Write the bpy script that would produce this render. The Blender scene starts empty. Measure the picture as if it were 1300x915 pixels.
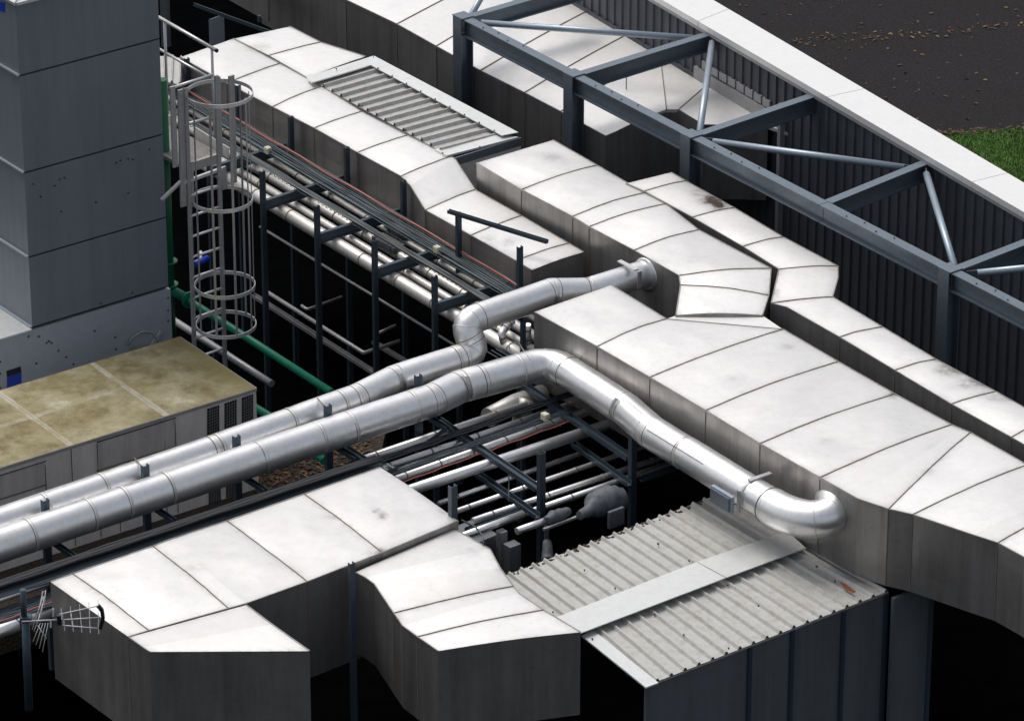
import bpy, math, random
from mathutils import Vector, Matrix, noise as mnoise
random.seed(7)
scene = bpy.context.scene
COL = scene.collection

# ------------------------------------------------------------------ camera
W0, H0 = 1300.0, 915.0
FPX = 5850.0
PITCH = math.radians(26.0)
DIST = 58.0
CAM = Vector((0, -DIST*math.cos(PITCH), DIST*math.sin(PITCH)))
FWD = Vector((0, math.cos(PITCH), -math.sin(PITCH)))
UPV = Vector((0, math.sin(PITCH), math.cos(PITCH)))
RGT = Vector((1, 0, 0))
cd = bpy.data.cameras.new('camera'); cam = bpy.data.objects.new('camera', cd); COL.objects.link(cam)
cam.location = CAM; cam.rotation_euler = (math.pi/2-PITCH, 0, 0)
cd.sensor_width = 36; cd.lens = FPX/W0*36; cd.clip_start = 1; cd.clip_end = 2000
scene.camera = cam
A_ = math.radians(52.2)
U = Vector((math.cos(A_), -math.sin(A_), 0))     # runs down to the right in the picture
V = Vector((math.sin(A_), math.cos(A_), 0))      # runs up to the right
Z = Vector((0, 0, 1))

def ray(px, py): return FWD*FPX + RGT*(px-W0/2) + UPV*(H0/2-py)
def P(px, py, z):
    d = ray(px, py); return CAM + d*((z-CAM.z)/d.z)
def PP(px, py, o, n):                             # on a plane through o with normal n
    d = ray(px, py); return CAM + d*((o-CAM).dot(n)/d.dot(n))
def proj(p):
    q = p-CAM; k = FPX/q.dot(FWD)
    return (W0/2+q.dot(RGT)*k, H0/2-q.dot(UPV)*k)
def zat(base, py):                                # height above base point whose picture row is py
    lo, hi = -10, 10
    for _ in range(50):
        m = (lo+hi)/2
        if proj(Vector((base.x, base.y, m)))[1] > py: lo = m
        else: hi = m
    return lo

# ------------------------------------------------------------------ materials
MATS = {}
def nt(name):
    m = bpy.data.materials.new(name); m.use_nodes = True
    t = m.node_tree; return m, t, t.nodes['Principled BSDF']
def N(t, typ, **k):
    n = t.nodes.new(typ)
    for a, b in k.items():
        if a in n.inputs: n.inputs[a].default_value = b
        else: setattr(n, a, b)
    return n
def ramp(t, fac, stops):
    r = t.nodes.new('ShaderNodeValToRGB'); e = r.color_ramp.elements
    while len(e) < len(stops): e.new(0.5)
    for q, (p, c) in zip(e, stops):
        q.position = p; q.color = (c, c, c, 1) if isinstance(c, (int, float)) else (*c, 1)
    t.links.new(fac, r.inputs[0]); return r.outputs[0]
def mix(t, fac, a, b, mode='MIX'):
    n = t.nodes.new('ShaderNodeMix'); n.data_type = 'RGBA'; n.blend_type = mode
    for s, v in ((0, fac), (6, a), (7, b)):
        if hasattr(v, 'links'): t.links.new(v, n.inputs[s])
        elif s == 0: n.inputs[0].default_value = v
        else: n.inputs[s].default_value = (*v, 1)
    return n.outputs[2]
def noisetex(t, scale, detail=4, rough=.55, stretch=None, rotz=0, w=0):
    tc = t.nodes.new('ShaderNodeNewGeometry')
    mp = t.nodes.new('ShaderNodeMapping'); t.links.new(tc.outputs['Position'], mp.inputs[0])
    if stretch: mp.inputs['Scale'].default_value = stretch
    mp.inputs['Rotation'].default_value = (0, 0, rotz); mp.inputs['Location'].default_value = (w*3.1, w*1.7, w)
    n = N(t, 'ShaderNodeTexNoise', Scale=scale, Detail=detail, Roughness=rough)
    t.links.new(mp.outputs[0], n.inputs[0]); return n.outputs[0]
def bump(t, b, h, strength, dist):
    n = N(t, 'ShaderNodeBump', Strength=strength, Distance=dist)
    t.links.new(h, n.inputs['Height']); t.links.new(n.outputs[0], b.inputs['Normal']); return n

def metal(name, col, dirt, metallic, rough, bumpd=.01, dirtamt=.5, tint=False, grime=True, scl=1.0, streak=False):
    m, t, b = nt(name)
    n1 = noisetex(t, 1.3*scl, 6, .6); n2 = noisetex(t, 9*scl, 6, .7, w=2); n3 = noisetex(t, .7*scl, 3, .5, w=5)
    f = ramp(t, n1, [(.42, 0), (.75, 1)])
    f2 = ramp(t, n2, [(.45, 0), (.8, 1)])
    c = mix(t, f, col, tuple(x*.91 for x in col))
    mm = t.nodes.new('ShaderNodeMath'); mm.operation = 'MULTIPLY'; t.links.new(f2, mm.inputs[0]); mm.inputs[1].default_value = dirtamt
    c = mix(t, mm.outputs[0], c, dirt)
    if grime:
        f3 = ramp(t, noisetex(t, 26*scl, 3, .5, w=9), [(.70, 0), (.76, 1)])
        m3 = t.nodes.new('ShaderNodeMath'); m3.operation = 'MULTIPLY'; t.links.new(f3, m3.inputs[0]); m3.inputs[1].default_value = .55
        c = mix(t, m3.outputs[0], c, tuple(x*.5 for x in dirt))
    if streak:
        f4 = ramp(t, noisetex(t, 5, 5, .7, stretch=(1, 1, .06), w=4), [(.45, 0), (.75, .6)])
        c = mix(t, f4, c, tuple(x*.7 for x in dirt))
    if tint:
        a = t.nodes.new('ShaderNodeAttribute'); a.attribute_name = 'tint'
        cc = t.nodes.new('ShaderNodeCombineColor')
        for i in range(3): t.links.new(a.outputs['Fac'], cc.inputs[i])
        c = mix(t, 1.0, c, cc.outputs[0], 'MULTIPLY')
    if tint:
        ad = t.nodes.new('ShaderNodeAttribute'); ad.attribute_name = 'dirt'
        nz = ramp(t, noisetex(t, 7*scl, 8, .75, w=11), [(.30, 0), (.62, 1)])
        md = t.nodes.new('ShaderNodeMath'); md.operation = 'MULTIPLY'; md.use_clamp = True
        t.links.new(ad.outputs['Fac'], md.inputs[0]); t.links.new(nz, md.inputs[1])
        c = mix(t, md.outputs[0], c, (.085, .065, .05))
    t.links.new(c, b.inputs['Base Color'])
    b.inputs['Metallic'].default_value = metallic
    r = ramp(t, n1, [(.3, max(.05, rough-.08)), (.75, min(1, rough+.12))]); t.links.new(r, b.inputs['Roughness'])
    add = t.nodes.new('ShaderNodeMath'); add.operation = 'MULTIPLY_ADD'
    t.links.new(n2, add.inputs[0]); add.inputs[1].default_value = .12; t.links.new(n3, add.inputs[2])
    bump(t, b, add.outputs[0], .6, bumpd)
    MATS[name] = m; return m

def flat(name, col, rough=.6, metallic=0, var=.25, scl=6):
    m, t, b = nt(name)
    f = ramp(t, noisetex(t, scl, 5, .65), [(.35, 0), (.7, 1)])
    c = mix(t, f, col, tuple(x*(1-var) for x in col)); t.links.new(c, b.inputs['Base Color'])
    b.inputs['Roughness'].default_value = rough; b.inputs['Metallic'].default_value = metallic
    bump(t, b, noisetex(t, scl*6, 3, .5), .25, .004)
    MATS[name] = m; return m

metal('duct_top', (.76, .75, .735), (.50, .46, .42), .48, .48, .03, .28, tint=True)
metal('duct_side_shaded', (.33, .32, .31), (.20, .18, .165), .66, .42, .02, .4, tint=True, streak=True)  # same sheet metal as duct_top, side shade put into a darker base colour
metal('cladding_bright', (.86, .86, .86), (.50, .45, .40), .88, .37, .012, .35, scl=1.6)
metal('cladding_dull', (.70, .68, .65), (.42, .38, .33), .7, .5, .008, .5, scl=2)
metal('roof_sheet', (.46, .455, .435), (.27, .25, .205), .15, .5, .006, .8, streak=False)
metal('roof_flash', (.66, .67, .66), (.45, .42, .38), .4, .42, .01, .4)
metal('steel_blue', (.17, .205, .24), (.10, .125, .15), .65, .42, .003, .6, scl=2)
metal('brace_galv', (.33, .39, .45), (.20, .24, .28), .5, .42, .003, .5, scl=3)
metal('strut_dark', (.050, .075, .098), (.03, .04, .05), .4, .5, .003, .5, scl=3)
metal('galv_grey', (.40, .40, .41), (.25, .24, .24), .6, .45, .003, .5, scl=3)
metal('rail_light', (.62, .62, .62), (.40, .38, .36), .6, .38, .003, .3, scl=3)
metal('tower_paint', (.165, .190, .222), (.155, .178, .208), .05, .5, .02, .6, streak=True, grime=True, scl=.7)
metal('tower_base', (.33, .37, .41), (.24, .27, .30), .1, .5, .01, .4, streak=False)
metal('unit_side', (.78, .75, .73), (.58, .55, .52), .05, .6, .006, .5, streak=True)
metal('wall_cladding', (.060, .068, .082), (.038, .043, .052), .1, .6, .006, .5, streak=True)
metal('wall_light', (.32, .32, .33), (.22, .21, .2), .3, .5, .006, .5)
metal('wall_cap', (.76, .755, .745), (.6, .57, .52), .3, .45, .01, .25)
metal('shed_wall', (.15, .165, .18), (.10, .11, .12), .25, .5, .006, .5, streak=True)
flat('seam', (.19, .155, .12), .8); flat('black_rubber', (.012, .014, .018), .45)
flat('bolt', (.02, .02, .02), .5); flat('cable_blue', (.05, .072, .09), .3)
flat('red_cable', (.45, .10, .08), .5); flat('white_cable', (.6, .6, .6), .5)
flat('green_paint', (.0, .22, .12), .4, .0, .3); flat('green_dark', (.0, .10, .035), .45)
flat('blue_paint', (.01, .05, .42), .4); flat('cream_plastic', (.62, .60, .45), .5)
flat('tray_wire', (.16, .22, .23), .4, .5); flat('label_black', (.01, .01, .012), .3)
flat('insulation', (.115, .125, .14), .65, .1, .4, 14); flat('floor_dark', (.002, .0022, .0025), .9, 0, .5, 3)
flat('pale_trim', (.42, .40, .37), .6); flat('rust', (.22, .07, .02), .9, 0, .5, 30)
flat('antenna_white', (.72, .72, .72), .45)
flat('grating', (.20, .19, .18), .6)
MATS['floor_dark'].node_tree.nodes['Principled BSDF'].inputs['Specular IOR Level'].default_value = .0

def moss():
    m, t, b = nt('mossy_top')
    uv = t.nodes.new('ShaderNodeUVMap'); uv.uv_map = 'UVMap'
    sep = t.nodes.new('ShaderNodeSeparateXYZ'); t.links.new(uv.outputs[0], sep.inputs[0])
    n1 = noisetex(t, 1.7, 8, .7); n2 = noisetex(t, 3.2, 9, .72, w=3); n3 = noisetex(t, 30, 4, .7, w=6)
    base = mix(t, ramp(t, n2, [(.35, 0), (.7, 1)]), (.13, .10, .035), (.29, .245, .12))
    base = mix(t, ramp(t, n1, [(.40, 0), (.62, 1)]), base, (.36, .32, .20))
    # bare pale band: distance from the centre lap and joints, stored in uv.x
    nn = t.nodes.new('ShaderNodeMath'); nn.operation = 'MULTIPLY_ADD'
    t.links.new(n2, nn.inputs[0]); nn.inputs[1].default_value = .16; t.links.new(sep.outputs[0], nn.inputs[2])
    bare = ramp(t, nn.outputs[0], [(.075, 1), (.13, 0)])
    c = mix(t, bare, base, (.52, .48, .39))
    sp = ramp(t, n1, [(.60, 0), (.68, .8)])
    c = mix(t, sp, c, (.50, .46, .36))
    c = mix(t, ramp(t, n3, [(.6, 0), (.72, .6)]), c, (.10, .09, .03))
    # edge strip at far end greener: uv.y
    c = mix(t, ramp(t, sep.outputs[1], [(.0, .0), (1, .75)]), c, (.15, .12, .03))
    t.links.new(c, b.inputs['Base Color']); b.inputs['Roughness'].default_value = .75
    bump(t, b, n3, .4, .01); MATS['mossy_top'] = m
moss()

def groundmats():
    m, t, b = nt('asphalt')
    n = noisetex(t, 24, 6, .8); n1 = noisetex(t, .5, 5, .6, w=4)
    c = mix(t, ramp(t, n, [(.35, 0), (.75, 1)]), (.008, .0075, .009), (.045, .042, .044))
    c = mix(t, ramp(t, n1, [(.4, 0), (.7, .5)]), c, (.020, .018, .017))
    c = mix(t, ramp(t, noisetex(t, 9, 6, .75, w=8), [(.62, 0), (.70, .5)]), c, (.10, .045, .015))
    t.links.new(c, b.inputs['Base Color']); b.inputs['Roughness'].default_value = .95; b.inputs['Specular IOR Level'].default_value = .12
    bump(t, b, n, .8, .02); MATS['asphalt'] = m
    m, t, b = nt('grass_base')
    n = noisetex(t, 20, 6, .8); n1 = noisetex(t, 1.5, 4, .6)
    c = mix(t, ramp(t, n, [(.3, 0), (.7, 1)]), (.025, .07, .008), (.09, .20, .02))
    c = mix(t, ramp(t, n1, [(.4, 0), (.7, .5)]), c, (.04, .10, .01))
    t.links.new(c, b.inputs['Base Color']); b.inputs['Roughness'].default_value = .9
    bump(t, b, n, 1, .03); MATS['grass_base'] = m
    m, t, b = nt('gravel')
    v = N(t, 'ShaderNodeTexVoronoi', Scale=26.0); g = t.nodes.new('ShaderNodeNewGeometry'); t.links.new(g.outputs['Position'], v.inputs['Vector'])
    c = mix(t, .5, (.05, .035, .02), v.outputs['Color'], 'MULTIPLY'); t.links.new(c, b.inputs['Base Color'])
    b.inputs['Roughness'].default_value = .9; bump(t, b, v.outputs['Distance'], 1, .03); MATS['gravel'] = m
groundmats()
for i, c in enumerate([(.13, .06, .02), (.08, .035, .015), (.26, .15, .045), (.05, .028, .015)]): flat('leaf_%d' % i, c, .7)

# ------------------------------------------------------------------ mesh builder
class MB:
    def __init__(s): s.v = []; s.f = []; s.sm = []; s.t = []; s.uv = {}; s.mi = []; s.dirt = {}
    def add(s, verts, faces, smooth=False, tint=1.0, mi=0):
        o = len(s.v); s.v += [Vector(p) for p in verts]
        for f in faces: s.f.append([i+o for i in f]); s.sm.append(smooth); s.t.append(tint); s.mi.append(mi)
        return o
    def hexa(s, b, t, **k):                        # 4 bottom points, 4 top points
        n = len(b); f = [list(range(n))[::-1], list(range(n, 2*n))]
        for i in range(n): j = (i+1) % n; f.append([i, j, j+n, i+n])
        s.add(list(b)+list(t), f, **k)
    def prism(s, top, h, **k):                     # h = thickness, or absolute bottom if negative flag
        s.hexa([p-Z*h for p in top], top, **k)
    def box(s, o, x, y, z, **k):                   # o corner, edge vectors
        b = [o, o+x, o+x+y, o+y]; s.hexa(b, [p+z for p in b], **k)
    def cbox(s, c, x, y, z, **k): s.box(c-x/2-y/2-z/2, x, y, z, **k)
    def sweep(s, path, prof, up=Z, cap=True, smooth=False, closed=False, **k):
        n = len(path); m = len(prof); vs = []; 
        for i, p in enumerate(path):
            if closed: a = path[(i+1) % n]-path[i-1]
            elif i == 0: a = path[1]-path[0]
            elif i == n-1: a = path[-1]-path[-2]
            else: a = (path[i+1]-p).normalized()+(p-path[i-1]).normalized()
            a = a.normalized(); r = a.cross(up)
            if r.length < 1e-4: r = a.cross(Vector((0, 1, .01)))
            r.normalize(); u = r.cross(a).normalized()
            kk = 1.0
            if 0 < i < n-1 and not closed:
                cs = (path[i+1]-p).normalized().dot(a); kk = 1/max(.5, cs)
            vs += [p+r*(q[0]*kk)+u*q[1] for q in prof]
        fs = []
        R = n if closed else n-1
        for i in range(R):
            for j in range(m):
                a, b_ = i*m+j, i*m+(j+1) % m; c = ((i+1) % n)*m
                fs.append([a, b_, c+(j+1) % m, c+j])
        o = s.add(vs, fs, smooth=smooth, **k)
        if cap and not closed:
            s.f += [[o+j for j in range(m)][::-1], [o+(n-1)*m+j for j in range(m)]]
            for _ in range(2): s.sm.append(False); s.t.append(1.0); s.mi.append(0)
    def tube(s, path, r, n=12, cap=True, **k):
        # parallel transport rings, r number or list
        m = len(path); rr = r if isinstance(r, list) else [r]*m
        T = []
        for i in range(m):
            a = path[min(i+1, m-1)]-path[max(i-1, 0)]; T.append(a.normalized())
        u = Z if abs(T[0].z) < .9 else Vector((0, 1, 0))
        u = (u-T[0]*u.dot(T[0])).normalized(); vs = []
        for i in range(m):
            u = (u-T[i]*u.dot(T[i])).normalized(); w = T[i].cross(u)
            for j in range(n):
                a = 2*math.pi*j/n; vs.append(path[i]+(u*math.cos(a)+w*math.sin(a))*rr[i])
        fs = [[i*n+j, i*n+(j+1) % n, (i+1)*n+(j+1) % n, (i+1)*n+j] for i in range(m-1) for j in range(n)]
        o = s.add(vs, fs, smooth=True, **k)
        if cap:
            s.f += [[o+j for j in range(n)][::-1], [o+(m-1)*n+j for j in range(n)]]
            for _ in range(2): s.sm.append(False); s.t.append(1.0); s.mi.append(0)
    def build(s, name, mat, parent=None, loc=None):
        me = bpy.data.meshes.new(name)
        off = Vector((0, 0, 0))
        if parent: off = getorg(parent)
        elif loc is not None: off = Vector(loc)
        me.from_pydata([p-off for p in s.v], [], s.f)
        mats = mat if isinstance(mat, list) else [mat]
        for q in mats: me.materials.append(MATS[q])
        me.polygons.foreach_set('use_smooth', s.sm)
        me.polygons.foreach_set('material_index', s.mi)
        at = me.attributes.new('tint', 'FLOAT', 'CORNER')
        vals = []
        for p, t in zip(me.polygons, s.t): vals += [t]*p.loop_total
        at.data.foreach_set('value', vals)
        if s.dirt:
            da = me.attributes.new('dirt', 'FLOAT', 'POINT'); da.data.foreach_set('value', [s.dirt.get(i, 0.0) for i in range(len(s.v))])
        if s.uv:
            uvl = me.uv_layers.new(name='UVMap')
            for l in me.loops:
                if l.vertex_index in s.uv: uvl.data[l.index].uv = s.uv[l.vertex_index]
        me.update()
        bmfix(me)
        o = bpy.data.objects.new(name, me); COL.objects.link(o)
        if parent:
            o.parent = parent; ORG[o.name] = getorg(parent)
        else:
            o.location = off; ORG[o.name] = off
        return o
import bmesh
def bmfix(me):
    b = bmesh.new(); b.from_mesh(me); bmesh.ops.recalc_face_normals(b, faces=b.faces); b.to_mesh(me); b.free()
ORG = {}
def getorg(o): return ORG[o.name]
def tag(o, label, cat, group=None, kind=None):
    if label: o['label'] = label
    if cat: o['category'] = cat
    if group: o['group'] = group
    if kind: o['kind'] = kind
    return o
def thing(name, label, cat, loc, group=None):
    o = bpy.data.objects.new(name, None); COL.objects.link(o); o.location = loc; ORG[o.name] = Vector(loc)
    o.empty_display_size = .1
    return tag(o, label, cat, group)

def fillet(path, rad, seg=6):
    out = [path[0]]
    for i in range(1, len(path)-1):
        a, p, b = path[i-1], path[i], path[i+1]
        d1, d2 = (a-p), (b-p); l1, l2 = d1.length, d2.length; d1.normalize(); d2.normalize()
        r = rad[i-1] if isinstance(rad, (list, tuple)) else rad
        ang = d1.angle(d2)
        if ang > math.radians(178): out.append(p); continue
        t = min(r/math.tan(ang/2), l1*.48, l2*.48)
        s, e = p+d1*t, p+d2*t
        for k in range(seg+1):
            q = k/seg; out.append(s*(1-q)**2+p*2*q*(1-q)+e*q*q)
    out.append(path[-1]); return out
def resample(path, step):
    out = [path[0]]
    for a, b in zip(path, path[1:]):
        n = max(1, int((b-a).length/step))
        out += [a.lerp(b, (i+1)/n) for i in range(n)]
    return out

# ------------------------------------------------------------------ ducts
STAINS = [(560, 650, 10, 5, .35), (420, 655, 12, 4, .3), (250, 720, 14, 5, .3), (150, 760, 10, 4, .3), (600, 700, 9, 5, .3), (780, 220, 8, 3, .3), (930, 480, 10, 4, .25), (1180, 600, 10, 4, .3), (1050, 560, 9, 4, .25), (880, 330, 10, 4, .25), (903, 254, 14, 6, 1.6), (912, 261, 11, 5, 1.4), (885, 245, 8, 4, .7), (1205, 470, 16, 7, 1.0), (1235, 487, 22, 6, .9), (1270, 505, 20, 5, .6), (1195, 455, 9, 5, .8),
          (1030, 612, 10, 4, .6), (620, 303, 12, 7, .5), (645, 308, 9, 5, .5), (486, 655, 5, 4, 1.3), (478, 648, 4, 2, 1.1), (480, 700, 14, 5, .5), (505, 240, 6, 3, .5), (660, 240, 8, 4, .4), (700, 375, 12, 5, .35),
          (1136, 502, 8, 4, .8), (840, 500, 12, 6, .35), (1080, 640, 12, 5, .6), (985, 372, 6, 6, .6), (560, 192, 8, 3, .4), (700, 200, 10, 4, .4), (330, 60, 16, 6, .35), (1000, 440, 8, 4, .5), (765, 450, 12, 4, .4)]
def dirtat(p):
    x, y = proj(p); d = 0
    for cx, cy, rx, ry, st in STAINS:
        q = ((x-cx)/rx)**2+((y-cy)/ry)**2
        if q < 6: d += st*math.exp(-q)
    return d
def duct(name, label, cat, secs, h, crown=.05, nu=10, amp=.02, sides=True, group=None, mid=.5, seamr=True):
    """secs: rows (lx,ly,rx,ry,z[,zr][,joint]) left/right edge pixel of the top; joint=False hides the seam"""
    rows = []
    for s in secs:
        j = True
        if isinstance(s[-1], bool): j = s[-1]; s = s[:-1]
        z = s[4]; zr = s[5] if len(s) > 5 else z
        rows.append((P(s[0], s[1], z), P(s[2], s[3], zr), j))
    loc = sum((r[0]+r[1] for r in rows), Vector())/(2*len(rows)); loc.z -= h
    th = thing(name, label, cat, loc, group)
    top = MB(); sl = MB(); sr = MB(); seam = []
    sd = random.random()*50
    def rowpt(a, s, q):
        p = a[0].lerp(a[1], s)
        return p+Z*(crown*q*math.sin(math.pi*s))
    nseg = len(rows)-1; nuG = max(nu, int((rows[0][1]-rows[0][0]).length/.055)); nu = nuG
    for i in range(nseg):
        nu = nuG; a, b = rows[i], rows[i+1]; L = ((b[0]-a[0]).length+(b[1]-a[1]).length)/2
        nv = max(4, int(L/.055)); vs = []; tn = random.uniform(.90, 1.04)
        qa = 0 if i == 0 else 1; qb = 0 if i == nseg-1 else 1
        bul = random.uniform(.3, 1.0)*amp
        for k in range(nv+1):
            t = k/nv
            for j in range(nu+1):
                s = j/nu
                p = rowpt(a, s, 1).lerp(rowpt(b, s, 1), t)
                if i == 0: p.z -= crown*math.sin(math.pi*s)*(1-t)**3
                w = (math.sin(math.pi*s)*math.sin(math.pi*t))**.6*min(1, (L/.9)**2) if 0 < t < 1 and 0 < s < 1 else 0
                p.z += w*(bul+amp*2.0*mnoise.noise(Vector((p.x*1.1+sd, p.y*1.1, i*3.3))) + amp*.4*mnoise.noise(Vector((p.x*4+sd, p.y*4, i))))
                ed_ = min(s, 1-s)*((a[1]-a[0]).length); et = min(t if a[2] else 1, (1-t) if b[2] else 1)*L
                top.dirt[len(top.v)+len(vs)] = dirtat(p)+.42*math.exp(-(et/.05)**2)*random.uniform(.4, 1)+.30*math.exp(-(ed_/.06)**2)
                vs.append(p)
        f = [[k*(nu+1)+j, k*(nu+1)+j+1, (k+1)*(nu+1)+j+1, (k+1)*(nu+1)+j] for k in range(nv) for j in range(nu)]
        top.add(vs, f, smooth=True, tint=tn)
        for mb, e in ((sl, 0), (sr, 1)):
            pa, pb = a[e], b[e]; vs = []; n3 = max(2, nv//6)
            nrm = (pb-pa).cross(Z).normalized()
            for k in range(n3+1):
                for q in range(5):
                    t = k/n3; p = pa.lerp(pb, t)-Z*(h*q/4)
                    w = math.sin(math.pi*t)*math.sin(math.pi*q/4)
                    p += nrm*w*amp*.6*mnoise.noise(Vector((p.x+sd, p.y, p.z+i)))
                    vs.append(p)
            mb.add(vs, [[k*5+q, k*5+q+1, (k+1)*5+q+1, (k+1)*5+q] for k in range(n3) for q in range(4)], smooth=False, tint=random.uniform(.85, 1.05))
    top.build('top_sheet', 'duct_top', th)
    sl.build('side_sheet', 'duct_side_shaded', th); sr.build('side_sheet', 'duct_side_shaded', th)
    bt = MB()
    for i in range(nseg):
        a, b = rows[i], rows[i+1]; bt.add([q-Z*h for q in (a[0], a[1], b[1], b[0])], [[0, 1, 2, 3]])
    bt.build('bottom_sheet', 'duct_side_shaded', th)
    for r, q in ((rows[0], 0), (rows[-1], 1)):
        e = MB(); n = nu; vs = []
        for j in range(n+1):
            p = rowpt(r, j/n, q); vs += [p, Vector((p.x, p.y, r[0].z-h))]
        e.add(vs, [[2*j, 2*j+1, 2*j+3, 2*j+2] for j in range(n)]); e.build('end_plate', 'duct_side_shaded', th)
    for i, r in enumerate(rows):
        if not r[2] or i == 0 or i == nseg: continue
        sm = MB(); wv = random.random()*9; path = [rowpt(r, j/nu, 1)+Z*.003 for j in range(nu+1)]
        d = (rows[min(i+1, nseg)][0]-rows[i-1][0]).normalized()
        for j in range(1, nu): path[j] = path[j]+d*(.007*math.sin(j*4.5/nu+wv)+.0022*math.sin(j*.9+wv*2))*math.sin(math.pi*j/nu)
        sm.sweep(path, [(-.0075, -.008), (.0045, -.008), (.0035, .007), (-.0045, .007)])
        for j in range(1, nu):
            for q in (-.03, .03):
                if random.random() < .0:
                    p = path[j]+d*q; sm.tube([p-Z*.006, p+Z*.003], .005, 5)
        for e in (0, 1):
            p = r[e]; o = (r[e]-r[1-e]); o.z = 0; o.normalize()
            sm.sweep([p+o*.002, p+o*.002-Z*h], [(-.005, -.004), (.005, -.004), (.005, .005), (-.005, .005)], up=o)
        sm.build('joint_seam', 'seam', th)
    # folded drip edges along the long sides
    for e in (0, 1):
        ed = MB(); path = [r[e]+Z*.001 for r in rows]
        ed.sweep(path, [(-.007, -.022), (.007, -.022), (.007, .006), (-.007, .006)])
        ed.build('folded_edge', 'duct_side_shaded', th)
    return th

zA, zA2, zB, zC, zD, zE, zK, zL, zM = -.1, -.24, .08, 0.0, .1, -.2, -.5, -.58, -1.05

# A: long duct on the left, split by a lap along its middle; near strip
duct('ventilation_duct', 'long pale metal duct running from behind the ladder to the step beside the tilted bar', 'duct',
     [(229, 73, 296, 49.5, zA), (288, 106, 355, 81, zA), (346, 136, 408, 110, zA),
      (399, 163, 459, 142, zA), (454, 194, 517, 172, zA), (509, 224, 572, 199, zA), (521, 236, 577, 201, zA, False),
      (540, 267, 603, 241, zA2), (598, 299, 662, 274, zA2), (655, 331, 722, 309, zA2), (675, 343, 741, 320, zA2)], .95, .015, 6, .010)
# far part of A, level with the ribbed roof
duct('ventilation_duct', 'short wide pale duct piece touching the upper left edge of the small ribbed roof', 'duct',
     [(297, 49.5, 368, 34, zA), (341, 71, 407, 54, zA), (390, 99, 464, 72, zA)], .9, .01, 6, .008)
duct('ventilation_duct', 'middle pale metal duct that the rear bright pipe plugs into', 'duct',
     [(605, 207, 702, 178, zB), (662, 241, 758, 210, zB), (727, 275, 818, 245, zB), (748, 288, 845, 259, zB), (805, 318, 887, 292, zB),
      (862, 350, 979, 341, zB), (864, 362, 976, 375, zB-.03), (858, 400, 968, 400, zC+.02)], .95, .03, 10, .018)
duct('ventilation_duct', 'broad pale metal duct sweeping down to the right edge, widest of all the ducts', 'duct',
     [(678, 396, 776, 362, zC), (758, 440, 846, 405, zC), (825, 479, 994, 418, zC), (896, 521, 1064, 459, zC), (965, 563, 1136, 500, zC),
      (1041, 606, 1208, 539, zC), (1089, 633, 1222, 545, zC, False), (1128, 646, 1232, 549, zC), (1159, 653, 1304, 590, zC),
      (1236, 679, 1352, 628, zC, False), (1267, 689, 1364, 642, zC), (1300, 707, 1400, 664, zC, False), (1360, 745, 1460, 702, zC)], 1.03, .034, 14, .020)
MB1 = MB()
MB1.prism([P(846, 405, zC-.004), P(858, 400.5, zC-.004), P(968, 400.5, zC-.004), P(994, 418, zC-.004)], 1.0)
duct('ventilation_duct', 'narrow pale metal duct with a dark burnt stain, between cladded wall and broad duct', 'duct',
     [(795, 233, 852, 219, zD), (818, 243, 871, 230, zD), (879, 276, 932, 264, zD), (943, 313, 994, 301, zD), (989, 342, 1064, 338, zD),
      (987, 350, 1064, 352, zD, False), (979, 385, 1057, 377, zD-.04), (999, 390, 1060, 379, zD-.05, False), (1066, 428, 1120, 415, zD-.05), (1136, 470, 1188, 456, zD-.05), (1208, 513, 1264, 497, zD-.05),
      (1284, 555, 1330, 534, zD-.05), (1380, 610, 1420, 590, zD-.05)], .9, .015, 7, .012)
duct('ventilation_duct', 'lower left pale duct turning towards the bottom edge, beside the thick black cables', 'duct',
     [(163, 808, 64, 738, zK), (189, 800, 92, 728, zK), (290, 772, 194, 693, zK), (312, 766, 212, 686, zK, False), (390, 738, 288, 661, zK, True), (485, 701, 386, 627, zK), (582, 661, 483, 593, zK)], 1.3, .015, 8, .02)
duct('ventilation_duct', 'pale duct leg at the bottom edge dropping away from the lower left duct', 'duct',
     [(163.5, 808.5, 312.5, 767.5, zK-.002), (181, 821, 345, 792, zK-.002, False), (190, 827, 393, 826, zK-.002)], 1.3, .0, 8, .01)
duct('ventilation_duct', 'bottom centre pale duct between the lower left duct and the large ribbed roof', 'duct',
     [(451, 726, 577, 671, zL), (464, 733, 622, 697, zL, False), (475, 741, 635, 721, zL-.02, False), (500, 778, 652, 744, zL-.12), (511, 794, 659, 753, zL-.13, False), (530, 808, 690, 774, zL-.14), (556, 826, 737, 802, zL-.14)], 1.1, .02, 8, .018)

# join piece of B and C
o = MB1.build('duct_corner', 'duct_top', None, P(920, 405, zC-1)); tag(o, 'flat pale filler plate at the bend where the middle duct meets the broad duct', 'duct plate')

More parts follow.
